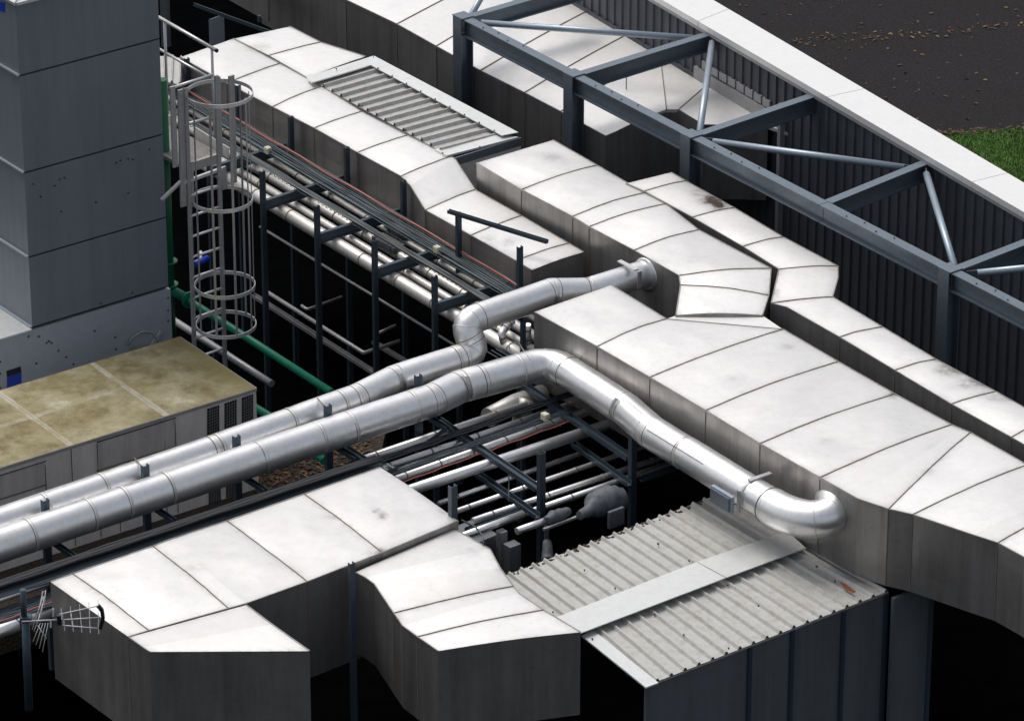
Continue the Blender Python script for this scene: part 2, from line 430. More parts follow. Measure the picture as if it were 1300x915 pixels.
# ------------------------------------------------------------------ wall
w1, w2 = P(885, 25, .7), P(1300, 268, .7)
wd = (w2-w1).normalized(); wn = Vector((wd.y, -wd.x, 0))
if wn.dot(V) > 0: wn = -wn                         # faces the ducts
def wallpt(px, z):
    lo, hi = -8, 12
    for _ in range(50):
        m = (lo+hi)/2; p = w1+wd*m; p.z = z
        if proj(p)[0] < px: lo = m
        else: hi = m
    p = w1+wd*lo; p.z = z; return p
wall = thing('cladded_wall', 'dark ribbed metal wall with wide white coping along the road', 'wall', Vector((w1.x, w1.y, -6)))
WA, WB = wallpt(640, .7), wallpt(1420, .7)
c = MB(); L = (WB-WA).length; pitch = .215; nrib = int(L/pitch)
prof = [(0, 0), (.62, 0), (.68, .022), (.94, .022)]
for i in range(nrib):
    pts = []
    for (s, d) in prof+[(1.0, 0)]:
        pts.append(WA+wd*((i+s)*pitch)+wn*d)
    vs = []
    for p in pts: vs += [Vector((p.x, p.y, .66)), Vector((p.x, p.y, -5.2))]
    c.add(vs, [[2*j, 2*j+1, 2*j+3, 2*j+2] for j in range(4)])
c.build('rib_cladding', 'wall_cladding', wall)
bk = MB(); a = WA-wn*.06; bk.box(Vector((a.x, a.y, -6)), wd*L, -wn*.55, Z*6.64); bk.build('wall_core', 'wall_light', wall)
cp = MB()
oa, ob = P(905, 0, .72), P(1300, 232, .72)
od = (ob-oa).normalized(); 
def outer(px):
    lo, hi = -8, 12
    for _ in range(50):
        m = (lo+hi)/2
        if proj(oa+od*m)[0] < px: lo = m
        else: hi = m
    return oa+od*lo
joints = [(560, 600), (945-74, 925-40), (1054, 1097), (1238, 1279), (1400, 1460)]
# coping in lengths; inner edge pixel x, outer edge pixel x
js = [(700, 738), (890, 925), (1054, 1097), (1238, 1279), (1400, 1452)]
for (i0, o0), (i1, o1) in zip(js, js[1:]):
    a, b = wallpt(i0, .7)+wn*.05, wallpt(i1, .7)+wn*.05; q, r = outer(o0), outer(o1); g = wd*.006
    for p in (a, b): p.z = .72
    m_ = MB(); m_.prism([a+g, b-g, r-g, q+g], .085); m_.build('coping', 'wall_cap', wall)
sk = MB()
a, b = wallpt(700, .6), wallpt(1400, .6)
sk.sweep([a+wn*.02+Z*.02, b+wn*.02+Z*.02], [(-.03, -.035), (.03, -.035), (.03, .012), (-.03, .012)]); sk.build('cap_fascia', 'wall_light', wall)
# stepped pale flashing at the foot, right of the first bay
fl = MB()
for k in range(8):
    p = wallpt(893+k*11, .03); q = wallpt(895+k*11+7, .03)
    fl.hexa([p-Z*.02, q-Z*.02, q-Z*.02+wn*.03, p-Z*.02+wn*.03], [p+Z*.10, q+Z*.10, q+Z*.10+wn*.03, p+Z*.10+wn*.03])
p, q = wallpt(884, -.2), wallpt(985, -.2); fl.hexa([p, q, q+wn*.05, p+wn*.05], [x+Z*.19 for x in (p, q, q+wn*.05, p+wn*.05)])
fl.build('stepped_flashing', 'wall_light', wall)
bt_ = MB(); p, q = wallpt(560, zE-.03), wallpt(884, zE-.03); bt_.hexa([p, q, q+wn*.045, p+wn*.045], [x+Z*.085 for x in (p, q, q+wn*.045, p+wn*.045)]); bt_.build('base_trim', 'wall_cladding', wall)
tr = MB()
p = wallpt(994, 0); tr.box(Vector((p.x, p.y, -4)), wd*.07, wn*.09, Z*4.22); tr.build('corner_trim', 'wall_light', wall)

# E: big plenum beyond the steel frame
th = thing('ventilation_plenum', 'wide pale duct deck behind the steel frame, reaching the foot of the cladded wall', 'duct', P(700, 60, -1.5))
def bx(px, z, off=-.02):
    p = wallpt(px, z)+wn*off; return p
row_near = [(330, -58), (439, 0), (504, 31), (554, 59), (610, 90), (666, 118), (712, 142), (769, 173)]
row_mid = [(430, -110), (545, -50), (606, -20), (655, 8), (708, 38), (757, 62), (795, 88), (835, 128)]
row_far = [(540, -140), (620, -90), (660, -40), (700, 15), (752, 42), (800, 66), (840, 88), (868, 104)]
t_ = MB(); sE = []
for i in range(len(row_near)-1):
    def row(k):
        n_, f_ = P(*row_near[k], zE), wallpt([520, 600, 650, 690, 745, 795, 835, 875][k], zE)
        if k == 7: f_ = P(846, 139, zE)
        return n_, f_
    a0, a1 = row(i); b0, b1 = row(i+1)
    tn = random.uniform(.94, 1.02); nv, nu = 5, 12; vs = []; s0 = len(t_.v)
    for k in range(nv+1):
        for j in range(nu+1):
            s, t = j/nu, k/nv; p = a0.lerp(a1, s).lerp(b0.lerp(b1, s), t)
            w = (math.sin(math.pi*s)*math.sin(math.pi*t))**.6 if 0 < s < 1 and 0 < t < 1 else 0
            p.z += .018*math.sin(math.pi*s)+w*(.004+.014*mnoise.noise(Vector((p.x, p.y, i)))); vs.append(p)
    t_.add(vs, [[k*(nu+1)+j, k*(nu+1)+j+1, (k+1)*(nu+1)+j+1, (k+1)*(nu+1)+j] for k in range(nv) for j in range(nu)], True, tn)
    if i < 6:
        sm = MB(); sm.sweep([b0.lerp(b1, j/nu)+Z*(.018*math.sin(math.pi*j/nu)+.004) for j in range(nu+1)], [(-.009, -.008), (.009, -.008), (.007, .008), (-.007, .008)]); sm.build('joint_seam', 'seam', th)
# lap along the middle of the deck
t_.build('top_sheet', 'duct_top', th)
# right lobe
sm = MB(); a_, b_ = wallpt(842, zE)+wn*.05, P(846, 139, zE); sm.sweep([a_+Z*.012, b_+Z*.012], [(-.006, -.02), (.006, -.02), (.005, .006), (-.005, .006)]); sm.build('joint_seam', 'seam', th)
sm = MB(); a_, b_ = wallpt(900, zE)+wn*.05, P(862, 139, zE); sm.sweep([a_+Z*.004, b_+Z*.004], [(-.006, -.02), (.006, -.02), (.005, .006), (-.005, .006)]); sm.build('joint_seam', 'seam', th)
t_ = MB(); e1 = P(846, 139, zE)
lobe = [(wallpt(835, zE)), e1, P(860, 139, zE), P(877, 152, zE), P(900, 160, zE+.0), P(965, 172, zE)-0*V, wallpt(1010, zE)]
g1 = P(846, 139, zE)
quads = [[wallpt(835, zE), e1, P(862, 139, zE), wallpt(900, zE+.0)], [wallpt(900, zE+.0), P(862, 139, zE), P(893, 158, zE), P(975, 160, zE+.0), wallpt(1000, zE+.0)]]
for q in quads: t_.prism(q, .05, tint=random.uniform(.8, .9))
t_.build('top_sheet', 'duct_top', th)
s_ = MB()
pts = [P(*p, zE) for p in row_near]+[P(805, 157, zE), P(835, 143, zE), P(846, 138.5, zE), P(860, 139, zE), P(893, 158, zE), P(975, 160, zE)]
for a, b in zip(pts, pts[1:]):
    s_.add([a, b, b-Z*1.15, a-Z*1.15], [[0, 1, 2, 3]], tint=random.uniform(.85, 1.0))
s_.build('side_sheet', 'duct_side_shaded', th)
ed = MB(); ed.sweep([p+Z*.002 for p in pts[:9]], [(-.007, -.03), (.007, -.03), (.007, .006), (-.007, .006)]); ed.build('folded_edge', 'duct_side_shaded', th)
for k in range(1, 7):
    p = pts[k]; sm = MB(); sm.cbox(p-Z*.58-V*.004, U*.014, V*.012, Z*1.14); sm.build('joint_seam', 'seam', th)
ed = MB(); a, b = P(640, 80, zE), P(770, 148, zE)
# small hanger rod on the deck
rd = MB(); p = P(795, 115, zE); rd.tube([p, p+Z*.32], .008, 6); tag(rd.build('hanger_rod', 'strut_dark', None, p), 'thin upright rod rising from the pale deck under the second cross beam', 'rod')

# step filler between plenum triangle near (769,173)-(846,139)
f_ = MB(); f_.prism([P(769, 173, zE-.003), P(805, 157, zE-.003), P(846, 139, zE-.003), P(795, 100, zE-.003), P(712, 142, zE-.003)], .04)
f_.build('top_sheet', 'duct_top', th)

# ------------------------------------------------------------------ steel frame (truss)
zT = .60
fr = thing('steel_frame', 'blue grey steel frame of beams, round braces and posts beside the ribbed wall', 'frame', P(900, 230, -4))
def ibeam(a, b, name='beam', h=.26, w=.155, tf=.018, tw=.012):
    pr = [(-w/2, 0), (w/2, 0), (w/2, -tf), (tw/2, -tf), (tw/2, -h+tf), (w/2, -h+tf), (w/2, -h), (-w/2, -h), (-w/2, -h+tf), (-tw/2, -h+tf), (-tw/2, -tf), (-w/2, -tf)]
    m = MB(); m.sweep([a, b], pr); return m.build(name, 'steel_blue', fr)
n0 = P(590, 22, zT); n4 = P(1206, 341, zT); cdv = (n4-n0).normalized()
def node(px):
    lo, hi = -5, 20
    for _ in range(50):
        m = (lo+hi)/2
        if proj(n0+cdv*m)[0] < px: lo = m
        else: hi = m
    return n0+cdv*lo
nodes = [node(x) for x in (590, 731, 880, 1046, 1209)]
for a, b in zip(nodes, nodes[1:]): 
    ibeam(a+cdv*.006, b-cdv*.006, 'chord_beam')
ibeam(nodes[4]+cdv*.05, node(1500), 'chord_beam')
ends = [(735, -20), (905, 41), (1034, 120), (1174, 206), (1345, 290)]
fars = []
for n_, (ex, ey) in zip(nodes, ends):
    e = P(ex, ey, zT); fars.append(e)
    d = (e-n_).normalized(); ibeam(n_+d*.085, e+d*.05, 'cross_beam', .25, .14)
# H posts
for i, x in ((0, 583), (1, 723), (2, 871), (4, 1198)):
    n_ = nodes[i]; m = MB(); w = .2
    pr = [(-w/2, .11), (w/2, .11), (w/2, .095), (.007, .095), (.007, -.095), (w/2, -.095), (w/2, -.11), (-w/2, -.11), (-w/2, -.095), (-.007, -.095), (-.007, .095), (-w/2, .095)]
    b = n_-cdv*.045
    m.sweep([Vector((b.x, b.y, zT+.004)), Vector((b.x, b.y, -4))], pr, up=V)
    pst = m.build('post', 'steel_blue', fr)
    cpl = MB(); cpl.cbox(Vector((b.x, b.y, zT+.012)), U*.24, V*.22, Z*.012); cpl.build('cap_plate', 'steel_blue', pst)
def brace(a, b, za=-.08):
    d = (b-a).normalized(); a = a+d*.12+Z*za; b = b-d*.10+Z*za
    m = MB(); m.tube([a+d*.1, b-d*.1], .048, 14); btb = m.build('brace_tube', 'brace_galv', fr)
    for p, s in ((a, 1), (b, -1)):
        g = MB(); g.cbox(p+d*s*.06, d*.22, d.cross(Z).normalized()*.012, Z*.09); g.build('gusset_plate', 'steel_blue', btb)
brace(nodes[0]+V*.03, fars[1]-V*.12); brace(fars[1]-U*0, nodes[2]+V*.1); brace(nodes[2]+V*.08, fars[3]-V*.1)
brace(fars[3], nodes[4]+V*.08); brace(nodes[4]+V*.1+U*.05, fars[4]+U*1.0)
q = P(640, -60, zT); brace(q, nodes[0]+V*.05)
for n_ in nodes:
    for k in range(4):
        bm_ = MB(); bm_.tube([n_+cdv*(.5+.3*k % 1)*1+Z*.0+V*.03*(1 if k % 2 else -1), n_+cdv*(.5+.3*k % 1)+Z*.012+V*.03*(1 if k % 2 else -1)], .012, 6)
        bm_.build('bolt_head', 'bolt', fr)

# ------------------------------------------------------------------ tower
c0, c1 = P(41, 416, -.9), P(214, 364, -.9)
dv = (c1-c0); dl = (P(0, 389, -.9)-c0).normalized()
tow = thing('plant_tower', 'tall blue grey panelled plant tower in the upper left corner', 'plant tower', Vector((c0.x, c0.y, -4)))
zs = [-.9, zat(c0, 327), zat(c0, 220), zat(c0, 97), zat(c0, 6)]
for i in range(4):
    m = MB(); g = .012; off = (-dl*.0)
    b = [c0-dl*0, c0+dv, c0+dv+dl*3.0, c0+dl*3.0]
    b = [Vector((p.x, p.y, zs[i]+g)) for p in b]; t_ = [Vector((p.x, p.y, zs[i+1]-g)) for p in b]
    m.hexa(b, t_); o = m.build('wall_panel', 'tower_paint', tow)
    bv = o.modifiers.new('bevel', 'BEVEL'); bv.width = .006; bv.segments = 2
    m = MB(); ins = .02; cc = (b[0]+b[2])/2
    bb = [p+(cc-p).normalized()*ins for p in b]; m.hexa([Vector((p.x, p.y, zs[i]-g)) for p in bb], [Vector((p.x, p.y, zs[i]+g*1.5)) for p in bb]); m.build('panel_gap', 'black_rubber', tow)
    if i in (1, 2, 3, 0):
        lp = MB(); p = c0+dl*3.0; a = Vector((c0.x, c0.y, zs[i]+.0)); e = a+dl*3.0
        outv = -dv.normalized()
        lp.sweep([a+outv*.015+Z*.012, e+outv*.015+Z*.012], [(-.015, -.012), (.015, -.012), (.015, .012), (-.015, .012)]); lp.build('drip_ledge', 'tower_base', tow)
rim = MB()
ztop = zs[4]
for a, b in ((c0, c0+dl*3), (c0, c0+dv)):
    a = Vector((a.x, a.y, ztop)); b = Vector((b.x, b.y, ztop)); rim.sweep([a, b], [(-.03, -.01), (.03, -.01), (.03, .03), (-.03, .03)])
rim.build('top_rim', 'rail_light', tow)
# base, wider to the left
dvn = dv.normalized(); b0 = c0-dvn*1.3+Z*0; b1 = c0+dv+dvn*.02
m = MB(); bb = [b0, b1, b1+dl*3.0, b0+dl*3.0]; off = -dl*.015
m.hexa([Vector((p.x, p.y, -4))+off for p in bb], [Vector((p.x, p.y, -.93))+off for p in bb]); o = m.build('base_casing', 'tower_base', tow)
lg = MB(); a = c0-dvn*1.3; e = c0-dvn*.02; lg.prism([Vector((q.x, q.y, -.905))-dl*.03 for q in (a, e)]+[Vector((q.x, q.y, -.905)) for q in (e+dl*3, a+dl*3)], .02); lg.build('ledge_sheet', 'roof_flash', tow)
nf = (-dl)
def ontower(px, py): return PP(px, py, c0-dl*.018, dl)
for px, py in ((36, 427), (49, 427), (59, 435), (62, 433), (65, 435), (74, 445), (84, 453), (93, 462), (46, 461), (146, 428), (147, 443), (213, 378), (213, 394), (213, 407), (0, 459), (0, 474), (0, 492), (120, 420)):
    p = ontower(px, py); m = MB(); m.tube([p, p-dl*.012], .013, 8); m.build('bolt_head', 'bolt', tow)
for px, py in ((148, 207), (153, 204), (163, 202), (169, 203), (76, 228), (82, 226), (70, 236), (43, 234), (78, 269), (122, 257), (163, 245), (128, 385), (168, 372), (52, 250), (190, 190)):
    p = ontower(px, py)-dl*.02+dl*.018; m = MB(); m.tube([p+dl*.01, p-dl*.004], .010, 7); m.build('rivet_mark', 'bolt', tow)
a, b, c_, d_ = ontower(9, 478), ontower(27, 472), ontower(27, 486), ontower(9, 492)
m = MB(); m.hexa([a, b, c_, d_], [p-dl*.006 for p in (a, b, c_, d_)]); m.build('blue_sticker', 'blue_paint', tow)
a, b, c_, d_ = ontower(8, 471), ontower(26, 465), ontower(27, 472), ontower(9, 478)
m = MB(); m.hexa([a, b, c_, d_], [p-dl*.005 for p in (a, b, c_, d_)]); m.build('black_sticker', 'label_black', tow)
a = [PP(x, y, c0-dvn*.003, dvn) for x, y in ((-6, 1), (6, 4), (6, 16), (-6, 12))]
m = MB(); m.hexa(a, [p-dvn*.005 for p in a]); m.build('blue_sticker', 'blue_paint', tow)
hp = [ontower(x, y)-dl*.05 for x, y in ((160, 437), (166, 426), (178, 419), (190, 420), (198, 432), (206, 442))]
m = MB(); m.tube(fillet(hp, .1), .012, 8); m.build('hose_loop', 'galv_grey', tow)
a, b = ontower(203, 419)-dl*.04, ontower(188, 440)-dl*.04; m = MB(); m.sweep([a, b], [(-.02, -.02), (.02, -.02), (.02, .02), (-.02, .02)], up=dl); m.build('hatch_handle', 'rail_light', tow)
a = ontower(165, 441)-dl*.04; b = ontower(200, 434)-dl*.04; m = MB(); m.sweep([a, b], [(-.012, -.012), (.012, -.012), (.012, .012), (-.012, .012)], up=dl); m.build('hatch_handle', 'galv_grey', tow)

# ------------------------------------------------------------------ mossy air handling unit
zN = -1.0
q0, q1, q2 = P(-75, 616, zN), P(325, 492, zN), P(228, 427, zN); q3 = q0+(q2-q1)
unit = thing('air_handling_unit', 'boxy air handling unit with a moss stained top below the tower', 'air handler', Vector((q0.x, q0.y, -2.5)))
ev = (q1-q0); eu = (q2-q1)
# moss sheets between joints
def fr_at(px, py): return (PP(px, py, q0, Z)-q0).dot(ev)/ev.length_squared
jf = [0.0, fr_at(89, 564), fr_at(210, 526), 1.0]
fj = [fr_at(-45, 515) if 0 else jf[1], jf[2]]
Lm = ev.length
for i in range(3):
    m = MB(); nx, ny = 30, 24; a, b = jf[i]+(.004/Lm if i else 0), jf[i+1]-(.004/Lm if i < 2 else 0); vs = []
    for y in range(ny+1):
        for x in range(nx+1):
            s = a+(b-a)*x/nx; t = y/ny; p = q0+ev*s+eu*t
            p.z += .012*math.sin(math.pi*x/nx)*math.sin(math.pi*t)
            vs.append(p)
            dj = min([abs(s-j)*Lm for j in jf[1:3]]+([abs(t-.52)*eu.length*1.1] if i < 2 else [9]))
            m.uv[len(vs)-1] = (min(dj, 2), max(0, min(1, ((s-.90)*Lm/.35 if i == 2 else 0))))
    m.add(vs, [[y*(nx+1)+x, y*(nx+1)+x+1, (y+1)*(nx+1)+x+1, (y+1)*(nx+1)+x] for y in range(ny) for x in range(nx)], True)
    m.build('mossy_lid', 'mossy_top', unit)
m = MB(); m.prism([q0-Z*.012, q1-Z*.012, q2-Z*.012, q3-Z*.012], 1.46); m.build('casing', 'unit_side', unit)
un = ev.cross(Z).normalized()
if un.dot(U) < 0: un = -un
for a, b in ((q0, q1), (q1, q2)):
    m = MB(); m.sweep([a-Z*.02, b-Z*.02], [(-.012, -.03), (.012, -.03), (.012, .016), (-.012, .016)]); m.build('lid_edge', 'pale_trim', unit)
def onunit(px, py): return PP(px, py, q0+un*.002, un)
def fq(x0, y0, x1, y1, h0, h1, name, mat, th=.01):
    p = [onunit(x0, y0), onunit(x1, y1), onunit(x1, y1+h1), onunit(x0, y0+h0)]
    m = MB(); m.hexa(p, [q+un*th for q in p]); return m.build(name, mat, unit)
for x0, y0, x1, y1, hh in ((263, 519, 278, 514, 36), (285, 512, 300, 507, 35), (307, 505, 321, 500, 34), (265, 622, 280, 617, 26), (287, 614, 302, 609, 30)):
    gpn = fq(x0, y0, x1, y1, hh, hh, 'grille_panel', 'label_black', .006)
    m = MB()
    for k in range(1, 5):
        t = k/5; a = onunit(x0+(x1-x0)*t, y0+(y1-y0)*t)+un*.01; b = onunit(x0+(x1-x0)*t, y0+(y1-y0)*t+hh)+un*.01; m.sweep([a, b], [(-.004, -.004), (.004, -.004), (.004, .004), (-.004, .004)], up=un)
    for k in range(1, 10):
        a = onunit(x0, y0+hh*k/10)+un*.01; b = onunit(x1, y1+hh*k/10)+un*.01; m.sweep([a, b], [(-.003, -.003), (.003, -.003), (.003, .003), (-.003, .003)])
    m.build('grille_wire', 'galv_grey', gpn)
for x0, y0, x1, y1, hh in ((124, 561, 222, 530, 36), (-40, 616, 57, 585, 30)):
    m = MB(); n = 46
    for k in range(n):
        t = (k+.5)/n; a = onunit(x0+(x1-x0)*t, y0+(y1-y0)*t)+un*.004; b = onunit(x0+(x1-x0)*t, y0+(y1-y0)*t+hh)+un*.004
        m.sweep([a, b], [(-.007, -.006), (.007, -.006), (.002, .012), (-.002, .012)], up=un)
    lvp = m.build('louvre_panel', 'unit_side', unit)
    for dy in (0, hh):
        m = MB(); a, b = onunit(x0-1, y0+dy)+un*.006, onunit(x1+1, y1+dy)+un*.006; m.sweep([a, b], [(-.006, -.006), (.006, -.006), (.006, .006), (-.006, .006)]); m.build('louvre_frame', 'bolt', lvp)
for x, y in ((90, 567), (123, 560), (57, 587), (222, 531), (208, 536), (150, 600)):
    a = onunit(x, y); m = MB(); m.sweep([a-Z*.03, Vector((a.x, a.y, zN-1.44))], [(-.004, -.002), (.004, -.002), (.004, .003), (-.004, .003)], up=un); m.build('panel_joint', 'bolt', unit)
p = P(40, 680, -2.3)

# ------------------------------------------------------------------ ribbed roofs
def ribbed(m, a0, a1, b0, b1, n, hgt, flatw=.62, amb=.0):
    """ribs start along a0->a1 and run to b0->b1"""
    pr = [(0, 0), (flatw*.5, 0), (flatw*.5+.08, hgt), (1-flatw*.5-.08+.0, hgt), (1-flatw*.5+.0, 0), (1, 0)]
    pr = [(0, 0), (.66, 0), (.77, hgt), (.87, hgt), (.98, 0), (1.0, 0)]
    vs = []; fs = []
    for i in range(n):
        base = len(vs); 
        for s, z in pr:
            t = (i+s)/n
            for k in range(3):
                w = k/2; vs.append(a0.lerp(a1, t).lerp(b0.lerp(b1, t), w)+Z*z)
        for q in range(5):
            for k in range(2):
                fs.append([base+q*3+k, base+q*3+k+1, base+(q+1)*3+k+1, base+(q+1)*3+k])
    m.add(vs, fs)
    # underside, 2 cm below, closed rim
    m.hexa([p-Z*.03 for p in (a0, a1, b1, b0)], [p-Z*.012 for p in (a0, a1, b1, b0)])
def screws(thg, pts, r=.011):
    for p in pts:
        m = MB(); m.tube([p-Z*.004, p+Z*.014], r, 6); m.build('roof_screw', 'bolt', thg)

# small roof beyond duct A
zR = zA+.01
sr = thing('ribbed_roof', 'small ribbed sheet roof between the long left duct and the steel frame', 'roof', P(530, 140, -1.5))
m = MB(); ribbed(m, P(402, 106, zR), P(561, 193, zR), P(477, 84, zR+.03), P(641, 172, zR+.03), 14, .05); m.build('ribbed_sheet', 'roof_sheet', sr)
fa = [P(471, 83, zR+.10), P(475, 71, zR+.11), P(658, 168, zR+.11), P(637, 172, zR+.10)]
m = MB(); m.prism(fa, .012); m.build('ridge_flashing', 'roof_flash', sr)
m = MB(); f2 = [P(396, 105, zR+.07), P(389, 98, zR+.06), P(474, 71, zR+.08), P(473, 82, zR+.08)]; m.prism(f2, .02); m.build('side_flashing', 'roof_flash', sr)
f3 = [P(552, 190, zR+.02), P(567, 197.5, zR+.02), P(658, 174, zR+.06), P(635, 170, zR+.06)]
m = MB(); m.prism(f3, .03); m.build('side_flashing', 'roof_flash', sr)
a, b = P(577, 201, zR), P(662, 175, zR+.03); m = MB(); m.hexa([a-Z*.12, b-Z*.12, b-Z*.12-U*.02, a-Z*.12-U*.02], [a, b, b-U*.02, a-U*.02]); m.build('fascia_strip', 'steel_blue', sr)
m = MB(); a2, b2 = a-Z*.12-U*.01, b-Z*.12-U*.01; m.hexa([a2-Z*1.0, b2-Z*1.0, b2-Z*1.0-U*.02, a2-Z*1.0-U*.02], [a2, b2, b2-U*.02, a2-U*.02]); m.build('wall_sheet', 'roof_flash', sr)
c_, d_ = P(475, 71, zR+.09), P(658, 168, zR+.09); m = MB(); m.hexa([c_-Z*1.1, d_-Z*1.1, d_-Z*1.1-V*.02, c_-Z*1.1-V*.02], [c_, d_, d_-V*.02, c_-V*.02]); m.build('wall_sheet', 'shed_wall', sr)
screws(sr, [fa[0].lerp(fa[3], (k+.5)/9)+Z*.006 for k in range(9)]+[P(427, 88, zR+.09), P(493, 124, zR+.02), P(552, 156, zR+.02), P(609, 187, zR+.05), P(460, 135, zR+.02), P(515, 166, zR+.02), P(562, 195, zR+.03)])

# big roof lower right
br = thing('ribbed_roof', 'large ribbed sheet roof with a pale flashing band across it, at lower right', 'roof', P(880, 740, -4))
m = MB(); ribbed(m, P(634, 733, zM), P(910, 628, zM), P(708, 790, zM-.0), P(1004, 684, zM), 19, .035); m.build('ribbed_sheet', 'roof_sheet', br)
bn = [P(706, 783, zM+.055), P(884, 713, zM+.055), P(980, 680, zM+.055), P(1000, 674, zM+.055), P(1023, 695, zM+.065), P(921, 733, zM+.065), P(737, 803, zM+.065)]
bw = [bn[0], bn[1], bn[5], bn[6]]; m = MB(); m.prism(bw, .012); m.build('flashing_band', 'roof_flash', br)
g = wd*0
bw = [bn[1]+V*.012, bn[2], bn[3], bn[4], bn[5]+V*.012]; m = MB(); m.prism(bw, .012, tint=.95); m.build('flashing_band', 'roof_flash', br)
z2 = zM-.03
x0, y0 = 738, 808; m = MB()
RA0, RA1 = P(743, 801, z2), P(1027, 694, z2); RB0, RB1 = P(820, 870, z2-.04), P(1128, 750, z2-.04)
ribbed(m, RA0, RA1, RB0, RB1, 18, .037); m.build('ribbed_sheet', 'roof_sheet', br)
m = MB(); m.prism([P(738, 806, z2+.02), P(754, 800, z2+.02), P(836, 866, z2-.02), P(820, 872, z2-.02)], .02); m.build('verge_flashing', 'roof_flash', br)
screws(br, [P(x, y, zM+.03) for x, y in ((742, 724), (781, 747), (835, 690), (836, 691), (757, 764), (875, 712), (702, 777), (800, 747))]+[P(x, y, z2+.02) for x, y in ((831, 780), (868, 806), (963, 769), (924, 743), (1060, 738), (752, 811), (925, 823))])
# rust and moss marks
for pts, mt in (([(1066, 738), (1074, 741), (1082, 747), (1087, 750), (1083, 752), (1072, 746)], 'rust'), ([(1036, 717), (1039, 718), (1038, 720), (1035, 719)], 'rust')):
    m = MB(); m.prism([P(x, y, z2+.052) for x, y in pts], .006); m.build('rust_patch', mt, br)
MATS['moss_clump'] = None
flat('moss_clump', (.10, .085, .03), .95, 0, .5, 40)
for k in range(18):
    t = (k+.28)/19; p = P(634, 733, zM).lerp(P(910, 628, zM), t)
    m = MB()
    for q in range(5):
        c_ = p+V*random.uniform(-.05, .05)+U*random.uniform(.0, .07); r = random.uniform(.012, .026)
        m.add([c_+Vector((r*math.cos(a)*random.uniform(.7, 1.2), r*math.sin(a)*random.uniform(.7, 1.2), .004)) for a in (0, 1, 2, 3, 4, 5)]+[c_+Z*r*.8], [[i, (i+1) % 6, 6] for i in range(6)]+[[5, 4, 3, 2, 1, 0]], True)
    m.build('moss_tuft', 'moss_clump', br)
# wall below the big roof
sw = MB(); a, b = P(1124, 752, z2-.06), P(820, 870, z2-.06)
sw.hexa([a-Z*2.6, b-Z*2.6, b-Z*2.6-U*.03, a-Z*2.6-U*.03], [a, b, b-U*.03, a-U*.03]); sw.build('shed_wall', 'shed_wall', br)
for x in (948, 1002, 1068, 1135-2):
    t = (1124-x)/(1124-820.0) if x < 1124 else 0; p = a.lerp(b, t); m = MB(); m.cbox(p+U*.02-Z*1.3, V*.05, U*.04, Z*2.6); m.build('wall_strut', 'strut_dark', br)
e = MB(); c1_ = a+V*.02; e.hexa([c1_-Z*2.6, c1_+(-U)*2.0-Z*2.6, c1_-U*2.0+V*.03-Z*2.6, c1_+V*.03-Z*2.6], [c1_, c1_-U*2.0, c1_-U*2.0+V*.03, c1_+V*.03]); e.build('shed_wall', 'shed_wall', br)
# dark inner wall under the broad duct
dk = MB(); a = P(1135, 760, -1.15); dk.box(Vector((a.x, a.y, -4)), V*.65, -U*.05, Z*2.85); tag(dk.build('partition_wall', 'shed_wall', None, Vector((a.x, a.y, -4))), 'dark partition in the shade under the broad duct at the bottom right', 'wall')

# ------------------------------------------------------------------ pipes
def pipe(name, label, pts, r, mat='cladding_dull', cat='pipe', fil=.25, rings=0, seg=8, n=18, group=None, ringmat='seam', lap=False, ringr=.004, single=False, rad=None, rstart=.3):
    path = [P(*p) for p in pts]; path = fillet(path, fil, seg)
    m = MB(); m.tube(path, r if rad is None else rad, n)
    if single:
        return tag(m.build(name, mat, None, path[0]), label, cat, group)
    th = thing(name, label, cat, path[len(path)//2], group); m.build('pipe_body', mat, th)
    if rings:
        d = [0]
        for a, b in zip(path, path[1:]): d.append(d[-1]+(b-a).length)
        s = rstart
        while s < d[-1]-.05:
            i = max(k for k in range(len(d)) if d[k] <= s); i = min(i, len(path)-2)
            a, b = path[i], path[i+1]; t = (s-d[i])/(d[i+1]-d[i]); p = a.lerp(b, t); dd = (b-a).normalized()
            q = MB(); q.tube([p-dd*.011, p+dd*.011], r+ringr, n); q.build('joint_band', ringmat, th); s += rings*random.uniform(.9, 1.1)
    return th

